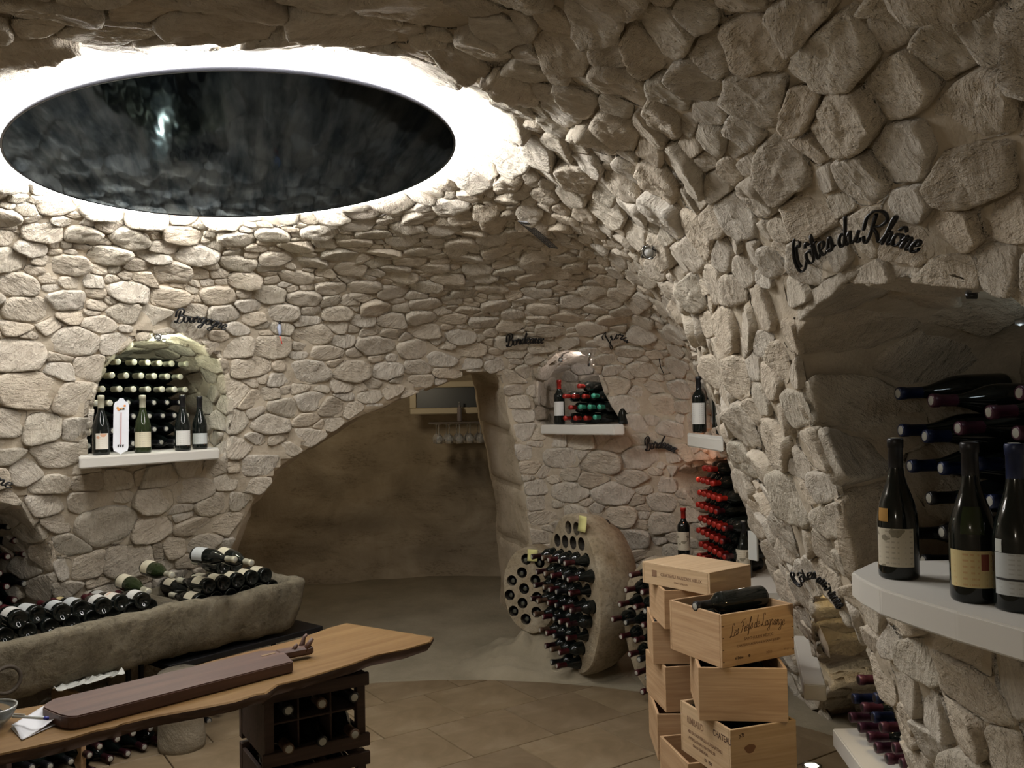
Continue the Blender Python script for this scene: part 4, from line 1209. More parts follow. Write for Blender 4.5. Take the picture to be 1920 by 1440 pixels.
def wood(name, c0, c1, scale=(1.5, 22, 22), rough=.6, ring=.5, fine=None):
    t = NT(name, rough)
    oi = t.n('ShaderNodeObjectInfo')
    tc = t.n('ShaderNodeTexCoord').outputs['Object']
    ad = t.n('ShaderNodeVectorMath'); ad.operation = 'ADD'; t.l(tc, ad.inputs[0]); t.l(oi.outputs['Random'], ad.inputs[1])
    g = t.noise(t.coord(src=ad.outputs[0], scale=scale), 1.6, 5, .6, 1.2)
    f = t.noise(t.coord(src=ad.outputs[0], scale=(scale[0] * 2, scale[1] * 5, scale[2] * 5)), 2.0, 3, .6)
    c = t.ramp(g, [(.30, c0), (.52, tuple((a + b) / 2 for a, b in zip(c0, c1))), (.72, c1)])
    c = t.mix(.30, c, t.ramp(f, [(.35, (.6, .55, .5)), (.6, (1, 1, 1))]), 'MULTIPLY')
    t.base(c); t.nrm(t.bump(f, .15, .001, t.bump(g, .12, .002)))
    return t.m
W_SLAB = wood('slab_wood', (.155, .082, .028), (.225, .138, .056), (1.0, 9, 9), .62)
W_SLAB.node_tree.nodes['Principled BSDF'].inputs['Specular IOR Level'].default_value = .18
W_BARK = wood('bark_edge', (.035, .018, .010), (.085, .045, .025), (2, 14, 14), .85)
W_BOARD = wood('walnut_board', (.060, .028, .020), (.115, .056, .038), (1.0, 16, 16), .5)
W_PINE = wood('pine_crate_wood', (.44, .27, .14), (.60, .41, .24), (1.2, 16, 16), .65)
W_PINE2 = wood('pale_pine_crate_wood', (.50, .34, .19), (.64, .47, .29), (1.2, 13, 13), .65)
W_DARK = wood('dark_crate_wood', (.030, .016, .011), (.065, .035, .024), (1.5, 18, 18), .7)
M_STEEL = plain('dark_steel', (.02, .02, .022), .5, .6)
def stand():
    root = empty('steel_bench', tpt(tL - .35, 0, 0)); root.rotation_euler = (0, 0, math.atan2(t_ax.y, t_ax.x)); tag(root, 'dark steel bench standing under the right end of the stone trough', 'bench')
    bm = bmesh.new(); box_bm(bm, 0, 0, 0, .95, .50, .03, .003); link('bench_top', bm_mesh('bench_top', bm, M_STEEL), root, (-.03, .01, .345))
    for sx in (-.47, -.40, .44):
        for sy in (-.22, .23): bm = bmesh.new(); box_bm(bm, 0, 0, 0, .022, .022, .330, .002); link('leg', bm_mesh('leg', bm, M_STEEL), root, (sx, sy, .165))
stand()
# crumpled paper on the bench
def crumple(name, px, py, z, w, h, lab, cat, col=(.55, .55, .50)):
    p = atz(px, py, z); vs = []; fs = []; NX, NY = 16, 6
    for i in range(NX + 1):
        for j in range(NY + 1):
            v = Vector((w * (i / NX - .5), h * (j / NY - .5), 0)); v.z = .02 + .035 * abs(noise.noise(v * 22)) + .012 * noise.noise(v * 60); v += noise.noise_vector(v * 25) * .012
            vs.append(v)
    for i in range(NX):
        for j in range(NY): a = i * (NY + 1) + j; fs.append((a, a + NY + 1, a + NY + 2, a + 1))
    o = link(name, mesh_from(name, vs, fs, plain(name + '_surface', col, .7), False), None, p); o.rotation_euler = (0, 0, math.atan2(t_ax.y, t_ax.x)); o.modifiers.new('s', 'SOLIDIFY').thickness = .002
    return tag(o, lab, cat)
crumple('crumpled_paper', 165, 1285, .37, .30, .09, 'crumpled white paper on the dark bench below the stone trough', 'paper')
# bottle stack on the floor below the trough
SHX = [(115, 1402), (154, 1391), (187, 1400), (133, 1428), (168, 1416), (220, 1386), (250, 1375), (283, 1366), (207, 1423), (240, 1413), (271, 1401), (300, 1390), (310, 1354), (94, 1437), (312, 1413), (283, 1424), (60, 1440), (95, 1460), (175, 1446), (215, 1452), (250, 1444), (330, 1345)]
def on_vplane(px, py, q, n):
    d = ray(px, py); return CAM + d * ((q - CAM).dot(n) / d.dot(n))
SHX.sort(key=lambda q: (-q[1] // 13, q[0]))
for i, (x, y) in enumerate(SHX):
    p = on_vplane(x, y, tpt(0, -TW / 2 - .02, 0), t_in)
    bottle('bordeaux' if i % 2 else 'burgundy', p, t_in * -1 + Vector((.05, 0, .02)), F_BLACK if x < 160 else F_DWINE, None, lab=f'dark bottle in floor stack under the stone trough, {(ORD[:15] + ["sixteenth", "seventeenth", "eighteenth", "nineteenth", "twentieth", "twenty-first", "twenty-second"])[i]} counted from bottom left', group='bottles stacked on the floor below the stone trough', tip=True, bare_tip=CORK)
for i, (x, y) in enumerate([(405, 1364), (429, 1354), (413, 1331), (392, 1352)]):
    p = on_vplane(x, y, tpt(0, -TW / 2 + .1, 0), t_in)
    bottle('bordeaux', p, -t_in, F_BLACK, None, lab=f'dark bottle between stone pedestal and steel bench, {["lowest left", "right one", "topmost", "far left"][i]}', group='bottles between pedestal and bench', tip=True)
# wooden ends of that floor rack
for k, (x, y) in enumerate([(17, 1440), (157, 1443)]):
    p = on_vplane(x, y, tpt(0, -TW / 2 + .02, 0), t_in)
    bm = bmesh.new(); box_bm(bm, 0, 0, 0, .022, .30, .34, .002)
    o = link('rack_board', bm_mesh('rack_board', bm, W_DARK if k == 0 else W_PINE), None, (p.x, p.y, .17)); o.location = o.location + t_in * .15; o.rotation_euler = (0, 0, math.atan2(t_ax.y, t_ax.x))
    tag(o, ['dark upright board at the left end of the floor bottle stack', 'pale upright board dividing the floor bottle stack'][k], 'board')

# ------------------------------------------------------------------ live-edge table
HT = .83
def table():
    front = [(812, 1194), (806, 1203), (760, 1217), (700, 1229), (662, 1243), (640, 1250), (600, 1262), (560, 1274), (520, 1283), (497, 1299), (480, 1301), (440, 1314), (400, 1322), (330, 1335), (290, 1342), (230, 1356), (216, 1362), (180, 1369), (130, 1384), (60, 1400), (0, 1413), (-120, 1440), (-280, 1480)]
    back = [(650, 1168), (620, 1176), (560, 1198), (480, 1218), (400, 1238), (320, 1261), (230, 1284), (130, 1312), (60, 1325), (0, 1335), (-120, 1362), (-280, 1400)]
    F_ = [atz(x, y, HT) for x, y in front]; B_ = [atz(x, y, HT) for x, y in back]
    root = empty('tasting_table', ((F_[0] + B_[-1]) / 2)); root.location.z = 0; o0 = root.location.copy()
    tag(root, 'long live-edge wooden slab table with dark bark edge on crates', 'table')
    out = F_ + B_[::-1]; k = len(out)
    vs = [p - o0 for p in out]
    c = sum(vs, Vector()) / k
    def sh(p, s, dz):
        d = Vector((p.x - c.x, p.y - c.y, 0)); return p + d.normalized() * s + Vector((0, 0, dz))
    top = [sh(p, -.003, 0) for p in vs]; e1 = [sh(p, .002, -.004) for p in vs]
    e2 = [sh(p, .004 + .008 * noise.noise(p * 15), -.014 + .003 * noise.noise(p * 23)) for p in vs]; e3 = [sh(p, -.010 + .008 * noise.noise(p * 11), -.030 + .004 * noise.noise(p * 17)) for p in vs]
    V_ = top + e1
    me = mesh_from('slab', V_ , [tuple(range(k))] + [(i, (i + 1) % k, k + (i + 1) % k, k + i) for i in range(k)], W_SLAB, False)
    s = link('slab', me, root)
    V2 = e1 + e2 + e3
    fs = [(a * k + i, a * k + (i + 1) % k, (a + 1) * k + (i + 1) % k, (a + 1) * k + i) for a in range(2) for i in range(k)] + [tuple(2 * k + i for i in range(k))[::-1]]
    link('bark_edge', mesh_from('bark_edge', V2, fs, W_BARK), root)
    # grain runs along the slab
    for ch in root.children:
        ang = math.atan2((F_[0] - F_[-1]).y, (F_[0] - F_[-1]).x)
        R = Matrix.Rotation(-ang, 4, 'Z'); ch.data.transform(R); ch.rotation_euler = (0, 0, ang)
table()
def board():
    z1 = HT + .034
    top = [(80, 1326), (84, 1319), (100, 1310), (487, 1220), (520, 1219), (534, 1223), (549, 1238), (549, 1240), (147, 1342), (128, 1343), (112, 1340), (92, 1332)]
    P = [atz(x, y, z1) for x, y in top]; c = sum(P, Vector()) / len(P); c.z = HT + .002
    root = empty('cutting_board', c); tag(root, 'long dark walnut cutting board lying on the slab table', 'cutting board')
    ang = math.atan2((P[5] - P[11]).y, (P[5] - P[11]).x); R = Matrix.Rotation(-ang, 3, 'Z'); root.rotation_euler = (0, 0, ang)
    bm = bmesh.new(); a = [bm.verts.new(R @ (p - c)) for p in P]; b = [bm.verts.new(R @ (p - c) - Vector((0, 0, .032))) for p in P]
    bm.faces.new(a); bm.faces.new(b)
    for i in range(len(P)): bm.faces.new((a[i], a[(i + 1) % len(P)], b[(i + 1) % len(P)], b[i]))
    bmesh.ops.recalc_face_normals(bm, faces=bm.faces); bmesh.ops.bevel(bm, geom=list(bm.edges), offset=.003, segments=2, affect='EDGES', clamp_overlap=True)
    link('board', bm_mesh('board', bm, W_BOARD), root)
    h0 = R @ (atz(533, 1226, z1 - .01) - c); h1 = R @ (atz(570, 1219, z1 - .01) - c); d = (h1 - h0)
    bm = bmesh.new(); ang2 = math.atan2(d.y, d.x)
    box_bm(bm, 0, 0, 0, d.length + .05, .042, .026, .006)
    h = link('handle', bm_mesh('handle', bm, W_BOARD), root, (h0 + h1) / 2); h.rotation_euler = (0, 0, ang2)
    m = tube('carved_horn', [Vector(q) for q in [(.02, .012, .0), (.035, .016, .018), (.040, .017, .035), (.050, .019, .042)]], [.009, .008, .006, .005], W_BOARD, h)
    tube('carved_horn', [Vector(q) for q in [(-.01, -.008, .0), (.0, -.01, .018), (.006, -.012, .026)]], [.009, .007, .004], W_BOARD, h)
    tube('carved_horn', [Vector(q) for q in [(.03, -.012, -.0), (.045, -.012, .022), (.056, -.010, .034)]], [.010, .008, .006], W_BOARD, h)
    bm = bmesh.new(); box_bm(bm, 0, 0, 0, .045, .012, .001)
    link('brass_inlay', bm_mesh('brass_inlay', bm, plain('brass_inlay', (.22, .14, .07), .5, .3)), root, R @ (atz(503, 1227, z1 + .0006) - c))
board()
def notepad():
    z = HT + .012; P = [atz(x, y, z) for x, y in [(20, 1357), (50, 1335), (86, 1331), (117, 1346), (78, 1362), (41, 1380)]]
    c = sum(P, Vector()) / len(P); c.z = HT
    root = empty('notepad', c); tag(root, 'small white folded notepad with curled corner at table left end', 'notepad')
    M_P = plain('note_paper', (.66, .66, .68), .7)
    for k, (s, dz, wob) in enumerate(((1.0, .0, 0), (.98, .012, .006))):
        vs = []; N = 9; A, Bq, C_, D = P[0], P[2], P[3], P[5]
        for i in range(N + 1):
            for j in range(N + 1):
                u, v = i / N, j / N; p = A.lerp(Bq, u).lerp(D.lerp(C_, u), v) - c
                p.z = .002 + dz * (.4 + .6 * u) + wob * math.sin(v * 5 + u * 2) + (k == 1) * .012 * max(0, u - .55) + (k == 0) * .0
                vs.append(p * s)
        fs = [(i * (N + 1) + j, (i + 1) * (N + 1) + j, (i + 1) * (N + 1) + j + 1, i * (N + 1) + j + 1) for i in range(N) for j in range(N)]
        o = link('sheet', mesh_from('sheet', vs, fs, M_P), root); o.modifiers.new('s', 'SOLIDIFY').thickness = .0015
    a, b = atz(24, 1343, HT + .034), atz(90, 1347, HT + .032)
    pen = empty('pen', a); tag(pen, 'clear ballpoint pen with blue end lying on the white notepad', 'pen')
    CL = plain('clear_plastic', (.55, .58, .56), .15)
    d = b - a
    tube('pen_body', [Vector(), d * .9], .004, CL, pen); tube('pen_plug', [d * .9, d], .0045, plain('blue_plastic', (.03, .04, .30), .3), pen); tube('pen_cap_clip', [d * .02 + Vector((0, 0, .006)), d * .35 + Vector((0, 0, .006))], .0015, CL, pen)
notepad()
def tumbler():
    g = NT('clear_glass', .03); g.base((.75, .78, .74)); g.b.inputs['Transmission Weight'].default_value = .9; g.b.inputs['IOR'].default_value = 1.45
    p = atz(-22, 1362, HT + .004); root = empty('glass_bowl', p); tag(root, 'clear glass bowl cut off by the left picture edge on table', 'bowl')
    link('bowl_wall', lathe('bowl_wall', [(0, .0), (.035, .0), (.055, .02), (.064, .045), (.061, .045), (.052, .021), (.033, .004), (0, .004)], 32, g.m), root)
    link('bowl_rim', lathe('bowl_rim', [(.0605, .0445), (.0645, .0445), (.0645, .0475), (.0605, .0475), (.0605, .0445)], 32, plain('rim_metal', (.6, .62, .6), .15, .6)), root)
tumbler()

# ------------------------------------------------------------------ dark wine racks that carry the table
def rack(z0, h, lab, bottles, dz=0):
    fr_, fl_ = atz(683, 1395, .55), atz(500, 1437, .55)
    a = (fr_ - fl_); W = a.length; a.normalize(); b = Vector((-a.y, a.x, 0)); D = .30
    root = empty('bottle_crate', (fl_.x, fl_.y, z0), math.atan2(a.y, a.x)); tag(root, lab, 'crate', 'dark slatted bottle crates stacked under the slab table')
    def bx(name, x, y, z, sx, sy, sz, m=W_DARK):
        bm = bmesh.new(); box_bm(bm, 0, 0, 0, sx, sy, sz, .002); return link(name, bm_mesh(name, bm, m), root, (x, y, z))
    t = .018
    for x in (t / 2, W - t / 2):
        for y in (.012, D - .012): bx('post', x, y, h / 2 - .001, .028, .028, h - .004)
    bx('side_board', .004, D / 2, h * .5, .012, D - .02, h * .86)
    for z in (.03, h * .5, h - .03): bx('side_slat', W - .006, D / 2, z, .012, D - .02, .045)
    for z in (.022, h - .025): bx('front_rail', W / 2, -.006, z, W + .03, .014, .040)
    for k in range(4): bx('floor_slat', W / 2, .03 + k * .08, .010, W - .02, .05, .010)
    for k in range(3): bx('back_slat', W / 2, D - .004, .05 + k * .08, W - .02, .010, .05)
    bx('cell_divider', W / 3, D / 2, h / 2, .006, D - .03, h - .06); bx('cell_divider', 2 * W / 3, D / 2, h / 2, .006, D - .03, h - .06); bx('middle_shelf', W / 2, D / 2, h / 2, W - .04, D - .03, .006)
    if bottles:
        k = 0
        for r in range(2):
            for c in range(3):
                ctr = root.location + a * (W * (c + .5) / 3) + Vector((0, 0, .062 + r * (h / 2 - .005)))
                bottle('burgundy', ctr - b * .055, -b, [F_BROWN, F_BLACK][k % 2], None, lab=f"bottle in the {bottles} dark crate under the table, {['lower', 'upper'][r]} row, {['left', 'middle', 'right'][c]}", group='bottles in the dark table crate', tip=True, bare_tip=CORK, roll=k, scale=.98); k += 1
rack(.545, .235, 'dark slatted bottle crate directly under the slab table', 'upper')
rack(.285, .25, 'dark slatted bottle crate second from the top under the table', 'second')
rack(.03, .25, 'dark slatted bottle crate lowest of the table support stack', '')

# ------------------------------------------------------------------ pine wine cases
def case(ptsxy, z0, z1, lab, mat=W_PINE, lid=False, dark=False, th=.010):
    """pine case over four corners (front-left, front-right, back-right, back-left); returns the Empty, its size and axes"""
    A, B_, C_, D = [Vector((p[0], p[1], 0)) for p in ptsxy]
    c = (A + B_ + C_ + D) / 4; a = ((B_ - A) + (C_ - D)); W = a.length / 2; a.normalize(); b = Vector((-a.y, a.x, 0)); Dp = abs(((D - A) + (C_ - B_)).dot(b)) / 2; H = z1 - z0 - .001
    root = empty('wine_case', (c.x, c.y, z0), math.atan2(a.y, a.x)); tag(root, lab, 'wooden case', 'pine wine cases stacked on the tile floor')
    def bx(name, x, y, z, sx, sy, sz, rot=None):
        bm = bmesh.new(); box_bm(bm, 0, 0, 0, sx, sy, sz, .0012, rot); return link(name, bm_mesh(name, bm, mat), root, (x, y, z))
    bx('front_panel', 0, -Dp / 2 + th / 2, H / 2, W, th, H); bx('back_panel', 0, Dp / 2 - th / 2, H / 2, W, th, H)
    for s in (-1, 1):
        p = bx('side_panel', s * (W / 2 - th / 2), 0, H / 2, Dp - 2 * th - .0006, th, H); p.rotation_euler = (0, 0, PI / 2)
    bx('bottom_panel', 0, 0, .005, W - 2 * th - .0006, Dp - 2 * th - .0006, .008)
    if lid: l_ = bx('lid', 0, 0, H + .001, W, Dp, .008); l_.rotation_euler = (0, 0, 0)
    return root, W, Dp, H
def quad(front, left, right):
    F_, L_, R_ = front, left, right; return F_, L_, R_
def corners(pf, pl, pr, z):
    F_, L_, R_ = [atz(*p, z).xy for p in (pf, pl, pr)]
    return F_, R_, R_ + (L_ - F_), L_    # front corner, right, back, left
INK = plain('printed_ink', (.10, .055, .035), .8)
INK2 = plain('faded_ink', (.24, .14, .08), .8)
def print_text(root, txt, x, y_, z, size, face, W, Dp, mat=INK, align='CENTER', sx=1.0, rot=0.0, bold=0.0):
    """flat print on a face of a case; face 'front' (local -y) or 'left' (local -x)"""
    cu_ = bpy.data.curves.new('printed_text', 'FONT'); cu_.body = txt; cu_.size = size; cu_.align_x = align; cu_.extrude = .0002; cu_.offset = bold
    cu_.resolution_u = 3
    tmp = bpy.data.objects.new('t', cu_); COL.objects.link(tmp); dg = bpy.context.evaluated_depsgraph_get(); me = bpy.data.meshes.new_from_object(tmp.evaluated_get(dg)); bpy.data.objects.remove(tmp)
    me.transform(Matrix.Rotation(rot, 4, 'Z') @ Matrix.Diagonal((sx, 1, 1, 1))); me.materials.clear(); me.materials.append(mat); me.name = 'printed_text'
    me.transform(Matrix.Rotation(PI / 2, 4, 'X'))
    if face == 'left': me.transform(Matrix.Rotation(-PI / 2, 4, 'Z')); loc = (-W / 2 - .0006, -x, z)
    else: loc = (x, -Dp / 2 - .0006, z)
    return link('printed_text', me, root, loc)
# ---- front stack, top to floor
Z = [.884, .704, .524, .345, .172, 0.0]
c1, W1, D1, H1 = case(corners((1353, 1153), (1254, 1124), (1488, 1131), Z[0]), Z[1], Z[0], 'open pine case with script print and a bottle on top, topmost of stack')
fl2, fr2 = atz(1309, 1251, Z[1]), atz(1476, 1253, Z[1])
e2 = (fr2 - fl2).normalized(); n2_ = Vector((-e2.y, e2.x, 0))
c2, W2, D2, H2 = case([fl2.xy, fr2.xy, (fr2 + n2_ * .31).xy, (fl2 + n2_ * .31).xy], Z[2], Z[1], 'plain pine case, second from top in the front stack')
c3, W3, D3, H3 = case(corners((1375, 1368), (1270, 1313), (1498, 1348), Z[2]), Z[3], Z[2], 'pale pine case with dark knot and printed long side, third from top', W_PINE2)
p4 = atz(1290, 1432, Z[3]); e4 = Vector((.97, .20, 0)).normalized(); n4 = Vector((-e4.y, e4.x, 0))
case([p4.xy, (p4 + e4 * .33).xy, (p4 + e4 * .33 + n4 * .27).xy, (p4 + n4 * .27).xy], Z[4], Z[3], 'pine case fourth from top in the front stack, cut by picture edge')
p5 = p4 + Vector((.03, .02, 0)); e5 = Vector((.99, -.08, 0)).normalized(); n5 = Vector((-e5.y, e5.x, 0))
case([p5.xy, (p5 + e5 * .33).xy, (p5 + e5 * .33 + n5 * .27).xy, (p5 + n5 * .27).xy], Z[5], Z[4], 'pine case standing on the floor at the foot of the front stack')
# ---- rear stack
f1, Wf, Df, Hf = case(corners((1326.5, 1077), (1208, 1053.5), (1404, 1061), .955), .873, .955, 'closed flat pine case with printed side on top of the rear stack', W_PINE2, lid=True)
def flat(px, py, z1, z0, ang, W, D, lab, mat=W_PINE):
    p = atz(px, py, z1); e = Vector((math.cos(math.radians(ang)), math.sin(math.radians(ang)), 0)); n = Vector((-e.y, e.x, 0))
    return case([p.xy, (p + e * W).xy, (p + e * W + n * D).xy, (p + n * D).xy], z0, z1, lab, mat)
flat(1245, 1107, .873, .722, 4, .30, .26, 'narrow pine case below the closed flat case in the rear stack')
r3, Wr, Dr, Hr = flat(1223, 1166, .722, .552, -4, .33, .27, 'open pine case with bottles, third from top in the rear stack')
flat(1247, 1251, .552, .372, 8, .30, .27, 'pine case with pale edge, fourth from top in rear stack')
flat(1232, 1339, .372, .19, -2, .30, .29, 'open pine case with torn label at lower left of the rear stack')
flat(1275, 1433, .19, .0, 6, .30, .27, 'pine case on the floor under the rear stack')
# bottles in the cases
def incase(root, W, D, H, n, lab, shape='bordeaux', z=None, y0=None, m=F_BLACK, grp='bottles in the open pine cases', long_y=False):
    for k in range(n):
        R = root.matrix_basis
        x = -W / 2 + .045; y = -D / 2 + .05 + k * .082
        p = R @ Vector((W / 2 - .012, y, H - .05 if z is None else z)); d = (R.to_3x3() @ Vector((-1, 0, 0)))
        if D > W or long_y:
            p = R @ Vector((-W / 2 + .05 + k * .08, D / 2 - .012, H - .05)); d = (R.to_3x3() @ Vector((0, -1, 0)))
        bottle(shape, p, d, m, None, lab=lab + f', {ORD[k]} from one end', group=grp, scale=.92 if W < .31 and D < .32 else .98)
bpy.context.view_layer.update()
R1 = c1.matrix_basis
incase(c1, W1, D1, H1, 3, 'black bottle in the topmost open pine case', z=.115)
bottle('bordeaux', R1 @ Vector((W1 / 2 - .016, -.005, .183)), R1.to_3x3() @ Vector((-1, 0, -.0)), F_BLACK, None, lab='black bottle lying on top inside the topmost open pine case', roll=1, scale=1.04, group='bottles in the open pine cases')
incase(r3, Wr, Dr, Hr, 3, 'black bottle in the rear open pine case')
incase(c2, W2, D2, H2, 3, 'black bottle in the second case of the front stack')
incase(c3, W3, D3, H3, 3, 'black bottle in the pale knotty pine case')
for s in (-1, 1):
    for zz in (.02, .06, .10, .14):
        bm = bmesh.new(); box_bm(bm, 0, 0, 0, .006, .001, .003); link('nail', bm_mesh('nail', bm, INK), c1, (s * (W1 / 2 - .006), -D1 / 2 - .0004, zz))

# ---- stroke lettering (joined script letters), used for the iron wall words and one printed case
GL = {
 'o': (.42, [[(.25, .42), (.08, .38), (.02, .18), (.12, .0), (.3, .04), (.36, .24), (.26, .42), (.48, .34)]]),
 'u': (.50, [[(.0, .3), (.1, .42), (.08, .1), (.18, .0), (.34, .2), (.40, .42), (.36, .08), (.46, .02), (.54, .14)]]),
 'r': (.42, [[(0, .25), (.1, .48), (.14, .36), (.3, .40), (.24, .08), (.34, .0), (.46, .14)]]),
 'g': (.44, [[(.34, .38), (.16, .42), (.04, .22), (.12, .02), (.28, .1), (.36, .42), (.28, -.3), (.1, -.42), (.02, -.28), (.48, .1)]]),
 'n': (.46, [[(0, .28), (.08, .44), (.08, .0), (.1, .25), (.26, .44), (.32, .3), (.30, .05), (.38, .0), (.5, .14)]]),
 'e': (.38, [[(.04, .18), (.28, .28), (.28, .42), (.12, .42), (.04, .2), (.12, .0), (.28, .02), (.44, .16)]]),
 'd': (.48, [[(.34, .36), (.18, .42), (.04, .2), (.1, .0), (.26, .06), (.38, .5), (.46, 1.0), (.34, .2), (.40, .0), (.52, .12)]]),
 'a': (.46, [[(.34, .36), (.18, .42), (.04, .2), (.1, .0), (.26, .08), (.36, .42), (.32, .06), (.40, .0), (.5, .14)]]),
 'x': (.44, [[(0, .3), (.1, .42), (.26, .02), (.44, .12)], [(.38, .42), (.2, .2), (.02, .0)]]),
 't': (.30, [[(.0, .2), (.2, .85), (.1, .1), (.18, .0), (.34, .14)], [(.02, .52), (.32, .55)]]),
 's': (.34, [[(0, .1), (.2, .48), (.26, .16), (.14, .0), (.02, .06), (.38, .12)]]),
 'h': (.48, [[(0, .1), (.22, .7), (.26, 1.0), (.15, .9), (.08, .0), (.12, .25), (.28, .44), (.32, .3), (.3, .05), (.38, 0), (.52, .14)]]),
 'i': (.26, [[(0, .2), (.1, .42), (.08, .06), (.16, 0), (.3, .14)], [(.14, .60), (.17, .66)]]),
 'f': (.30, [[(0, .1), (.22, .7), (.26, 1.0), (.15, .9), (.06, .0), (.0, -.4), (.1, -.3), (.12, .0), (.34, .2)]]),
 'l': (.26, [[(0, .1), (.22, .7), (.24, 1.0), (.12, .8), (.1, .05), (.18, 0), (.3, .14)]]),
 'B': (.68, [[(.32, .95), (.24, .4), (.12, .02), (0, .08), (-.04, .2)], [(-.1, .45), (-.06, .8), (.14, 1.02), (.44, 1.07), (.62, .87), (.52, .62), (.3, .54), (.62, .48), (.64, .2), (.42, -.02), (.18, .04)]]),
 'C': (.58, [[(.44, .72), (.56, .90), (.46, 1.07), (.2, .9), (.02, .4), (.08, -.02), (.3, -.1), (.52, .1), (.60, .2)], [(.44, .72), (.3, .78), (.16, .3), (.22, .05)]]),
 'R': (.80, [[(.36, .98), (.28, .4), (.14, .0), (.0, .04), (-.06, .2)], [(-.1, .45), (-.04, .85), (.2, 1.06), (.52, 1.1), (.70, .86), (.56, .58), (.32, .52), (.5, .3), (.68, .02), (.86, .12)]]),
 'J': (.55, [[(.1, .75), (.2, .98), (.55, 1.0), (.4, .9), (.3, .2), (.18, -.35), (.02, -.35), (.1, -.1), (.55, .15)]]),
 'L': (.62, [[(.5, .85), (.4, 1.05), (.22, .9), (.26, .5), (.14, .04), (.0, .04), (.14, .14), (.5, -.04), (.66, .1)]]),
 'F': (.60, [[(.36, .85), (.28, .4), (.14, .0), (0, .06)], [(.0, .8), (.2, .98), (.66, 1.0)], [(.16, .5), (.46, .54)]]),
 'ô': (.42, [[(.25, .42), (.08, .38), (.02, .18), (.12, .0), (.3, .04), (.36, .24), (.26, .42), (.48, .34)], [(.12, .58), (.26, .72), (.38, .58)]]),
 ' ': (.22, []), "'": (.1, [[(.05, .9), (.08, 1.0)]])}
IRON = plain('black_iron', (.006, .006, .007), .35, .2)
def strokes(txt):
    x = 0; out = []
    for ch in txt:
        adv, st = GL[ch]
        out.append((ch, [[(x + a, b) for a, b in s] for s in st])); x += adv
    return out, x
def dense(P, n=6):
    P = [P[0]] + list(P) + [P[-1]]; out = []
    for i in range(1, len(P) - 2):
        for k in range(n):
            w_ = cr_w(np.array(k / n)); out.append(tuple(sum(w_[a] * P[i - 1 + a][c] for a in range(4)) for c in range(2)))
    out.append(P[-2]); return out
def wall_word(txt, base_px, cap_px, lab, slant=.25, off=.055, wt=.0042, cap2=None):
    sts, Ltot = strokes(txt)
    B_ = np.array(base_px, float); d = np.linalg.norm(np.diff(B_, axis=0), axis=1); s = np.concatenate([[0], np.cumsum(d)])
    def at(u):
        q = u * s[-1]; p = np.array([np.interp(q, s, B_[:, c]) for c in (0, 1)]); e = 2.0
        t = np.array([np.interp(min(q + e * 4, s[-1]), s, B_[:, c]) - np.interp(max(q - e * 4, 0), s, B_[:, c]) for c in (0, 1)]); t /= np.linalg.norm(t)
        return p, t
    hits = [hit_px(*p) for p in base_px]
    c = Vector(hits[len(hits) // 2][0]); U_, V_, N_ = frame(np.array([hits[len(hits) // 2][1][0]]), np.array([hits[len(hits) // 2][1][1]]))
    nn = Vector(N_[0]); c = c + nn * off
    root = empty('wall_lettering', c); tag(root, lab, 'lettering')
    pn = (nn * .8 + (CAM - c).normalized() * .6).normalized()
    anchor = [c]
    def to3(px, py):
        d = ray(px, py); return CAM + d * ((anchor[0] - CAM).dot(pn) / d.dot(pn)) - c
    for ch, ss in sts:
        allv = []; allf = []
        if ss:
            xm = sum(p_[0] for p_ in ss[0]) / len(ss[0]); pm, _ = at(min(max(xm / Ltot, 0), 1)); hh = hit_px(*pm)
            _, _, nl = frame(np.array([hh[1][0]]), np.array([hh[1][1]])); anchor[0] = Vector(hh[0]) + Vector(nl[0]) * off
        for st in ss:
            D_ = dense(st); P3 = []
            for (x, y) in D_:
                p, t = at(min(max(x / Ltot, 0), 1.0)); up = np.array([t[1], -t[0]])
                if up[1] > 0: up = -up
                cp = cap_px if cap2 is None else cap_px + (cap2 - cap_px) * x / Ltot
                q = p + up * y * cp + t * (y * cp * slant)
                P3.append(to3(*q))
            rr = []
            for k in range(len(P3)):
                a = D_[max(k - 1, 0)]; b = D_[min(k + 1, len(D_) - 1)]; dy = abs(b[1] - a[1]); dx = abs(b[0] - a[0])
                rr.append(wt * (.55 + .75 * dy / (dx + dy + 1e-6)))
            n = len(P3); base = len(allv)
            for k in range(n):
                t = (P3[min(k + 1, n - 1)] - P3[max(k - 1, 0)]).normalized(); a = t.cross(nn).normalized(); b = nn
                for m in range(6):
                    an = 2 * PI * m / 6; allv.append(P3[k] + a * math.cos(an) * rr[k] + b * math.sin(an) * .004)
            for k in range(n - 1):
                for m in range(6): allf.append((base + k * 6 + m, base + k * 6 + (m + 1) % 6, base + (k + 1) * 6 + (m + 1) % 6, base + (k + 1) * 6 + m))
        if allv: link('letter', mesh_from('letter', allv, allf, IRON), root)
    p = Vector((0, 0, 0)); 
    for k in (1, len(hits) - 2):
        h = Vector(hits[k][0]); anchor[0] = h + nn * off; q = to3(*base_px[k]); tube('wall_pin', [q, h - c + nn * .004], .002, IRON, root, 5)
wall_word('Bourgogne', [(328, 606), (350, 604), (375, 605), (400, 611), (421, 619)], 24, 'black iron script word above the arched left niche', wt=.0050)
wall_word('Bordeaux', [(950, 651), (970, 646), (990, 643), (1018, 644)], 21, 'black iron script word left of the shelf beside the cave arch', wt=.0052)
wall_word('Bordeaux', [(1211, 846), (1228, 840), (1245, 840), (1264, 849)], 23, 'black iron script word above the red-topped bottle niche', wt=.0052)
wall_word('Jura', [(1141, 650), (1148, 638), (1158, 635), (1168, 637), (1176, 643)], 20, 'tiny black iron script word high in the grazing wall corner', wt=.004)
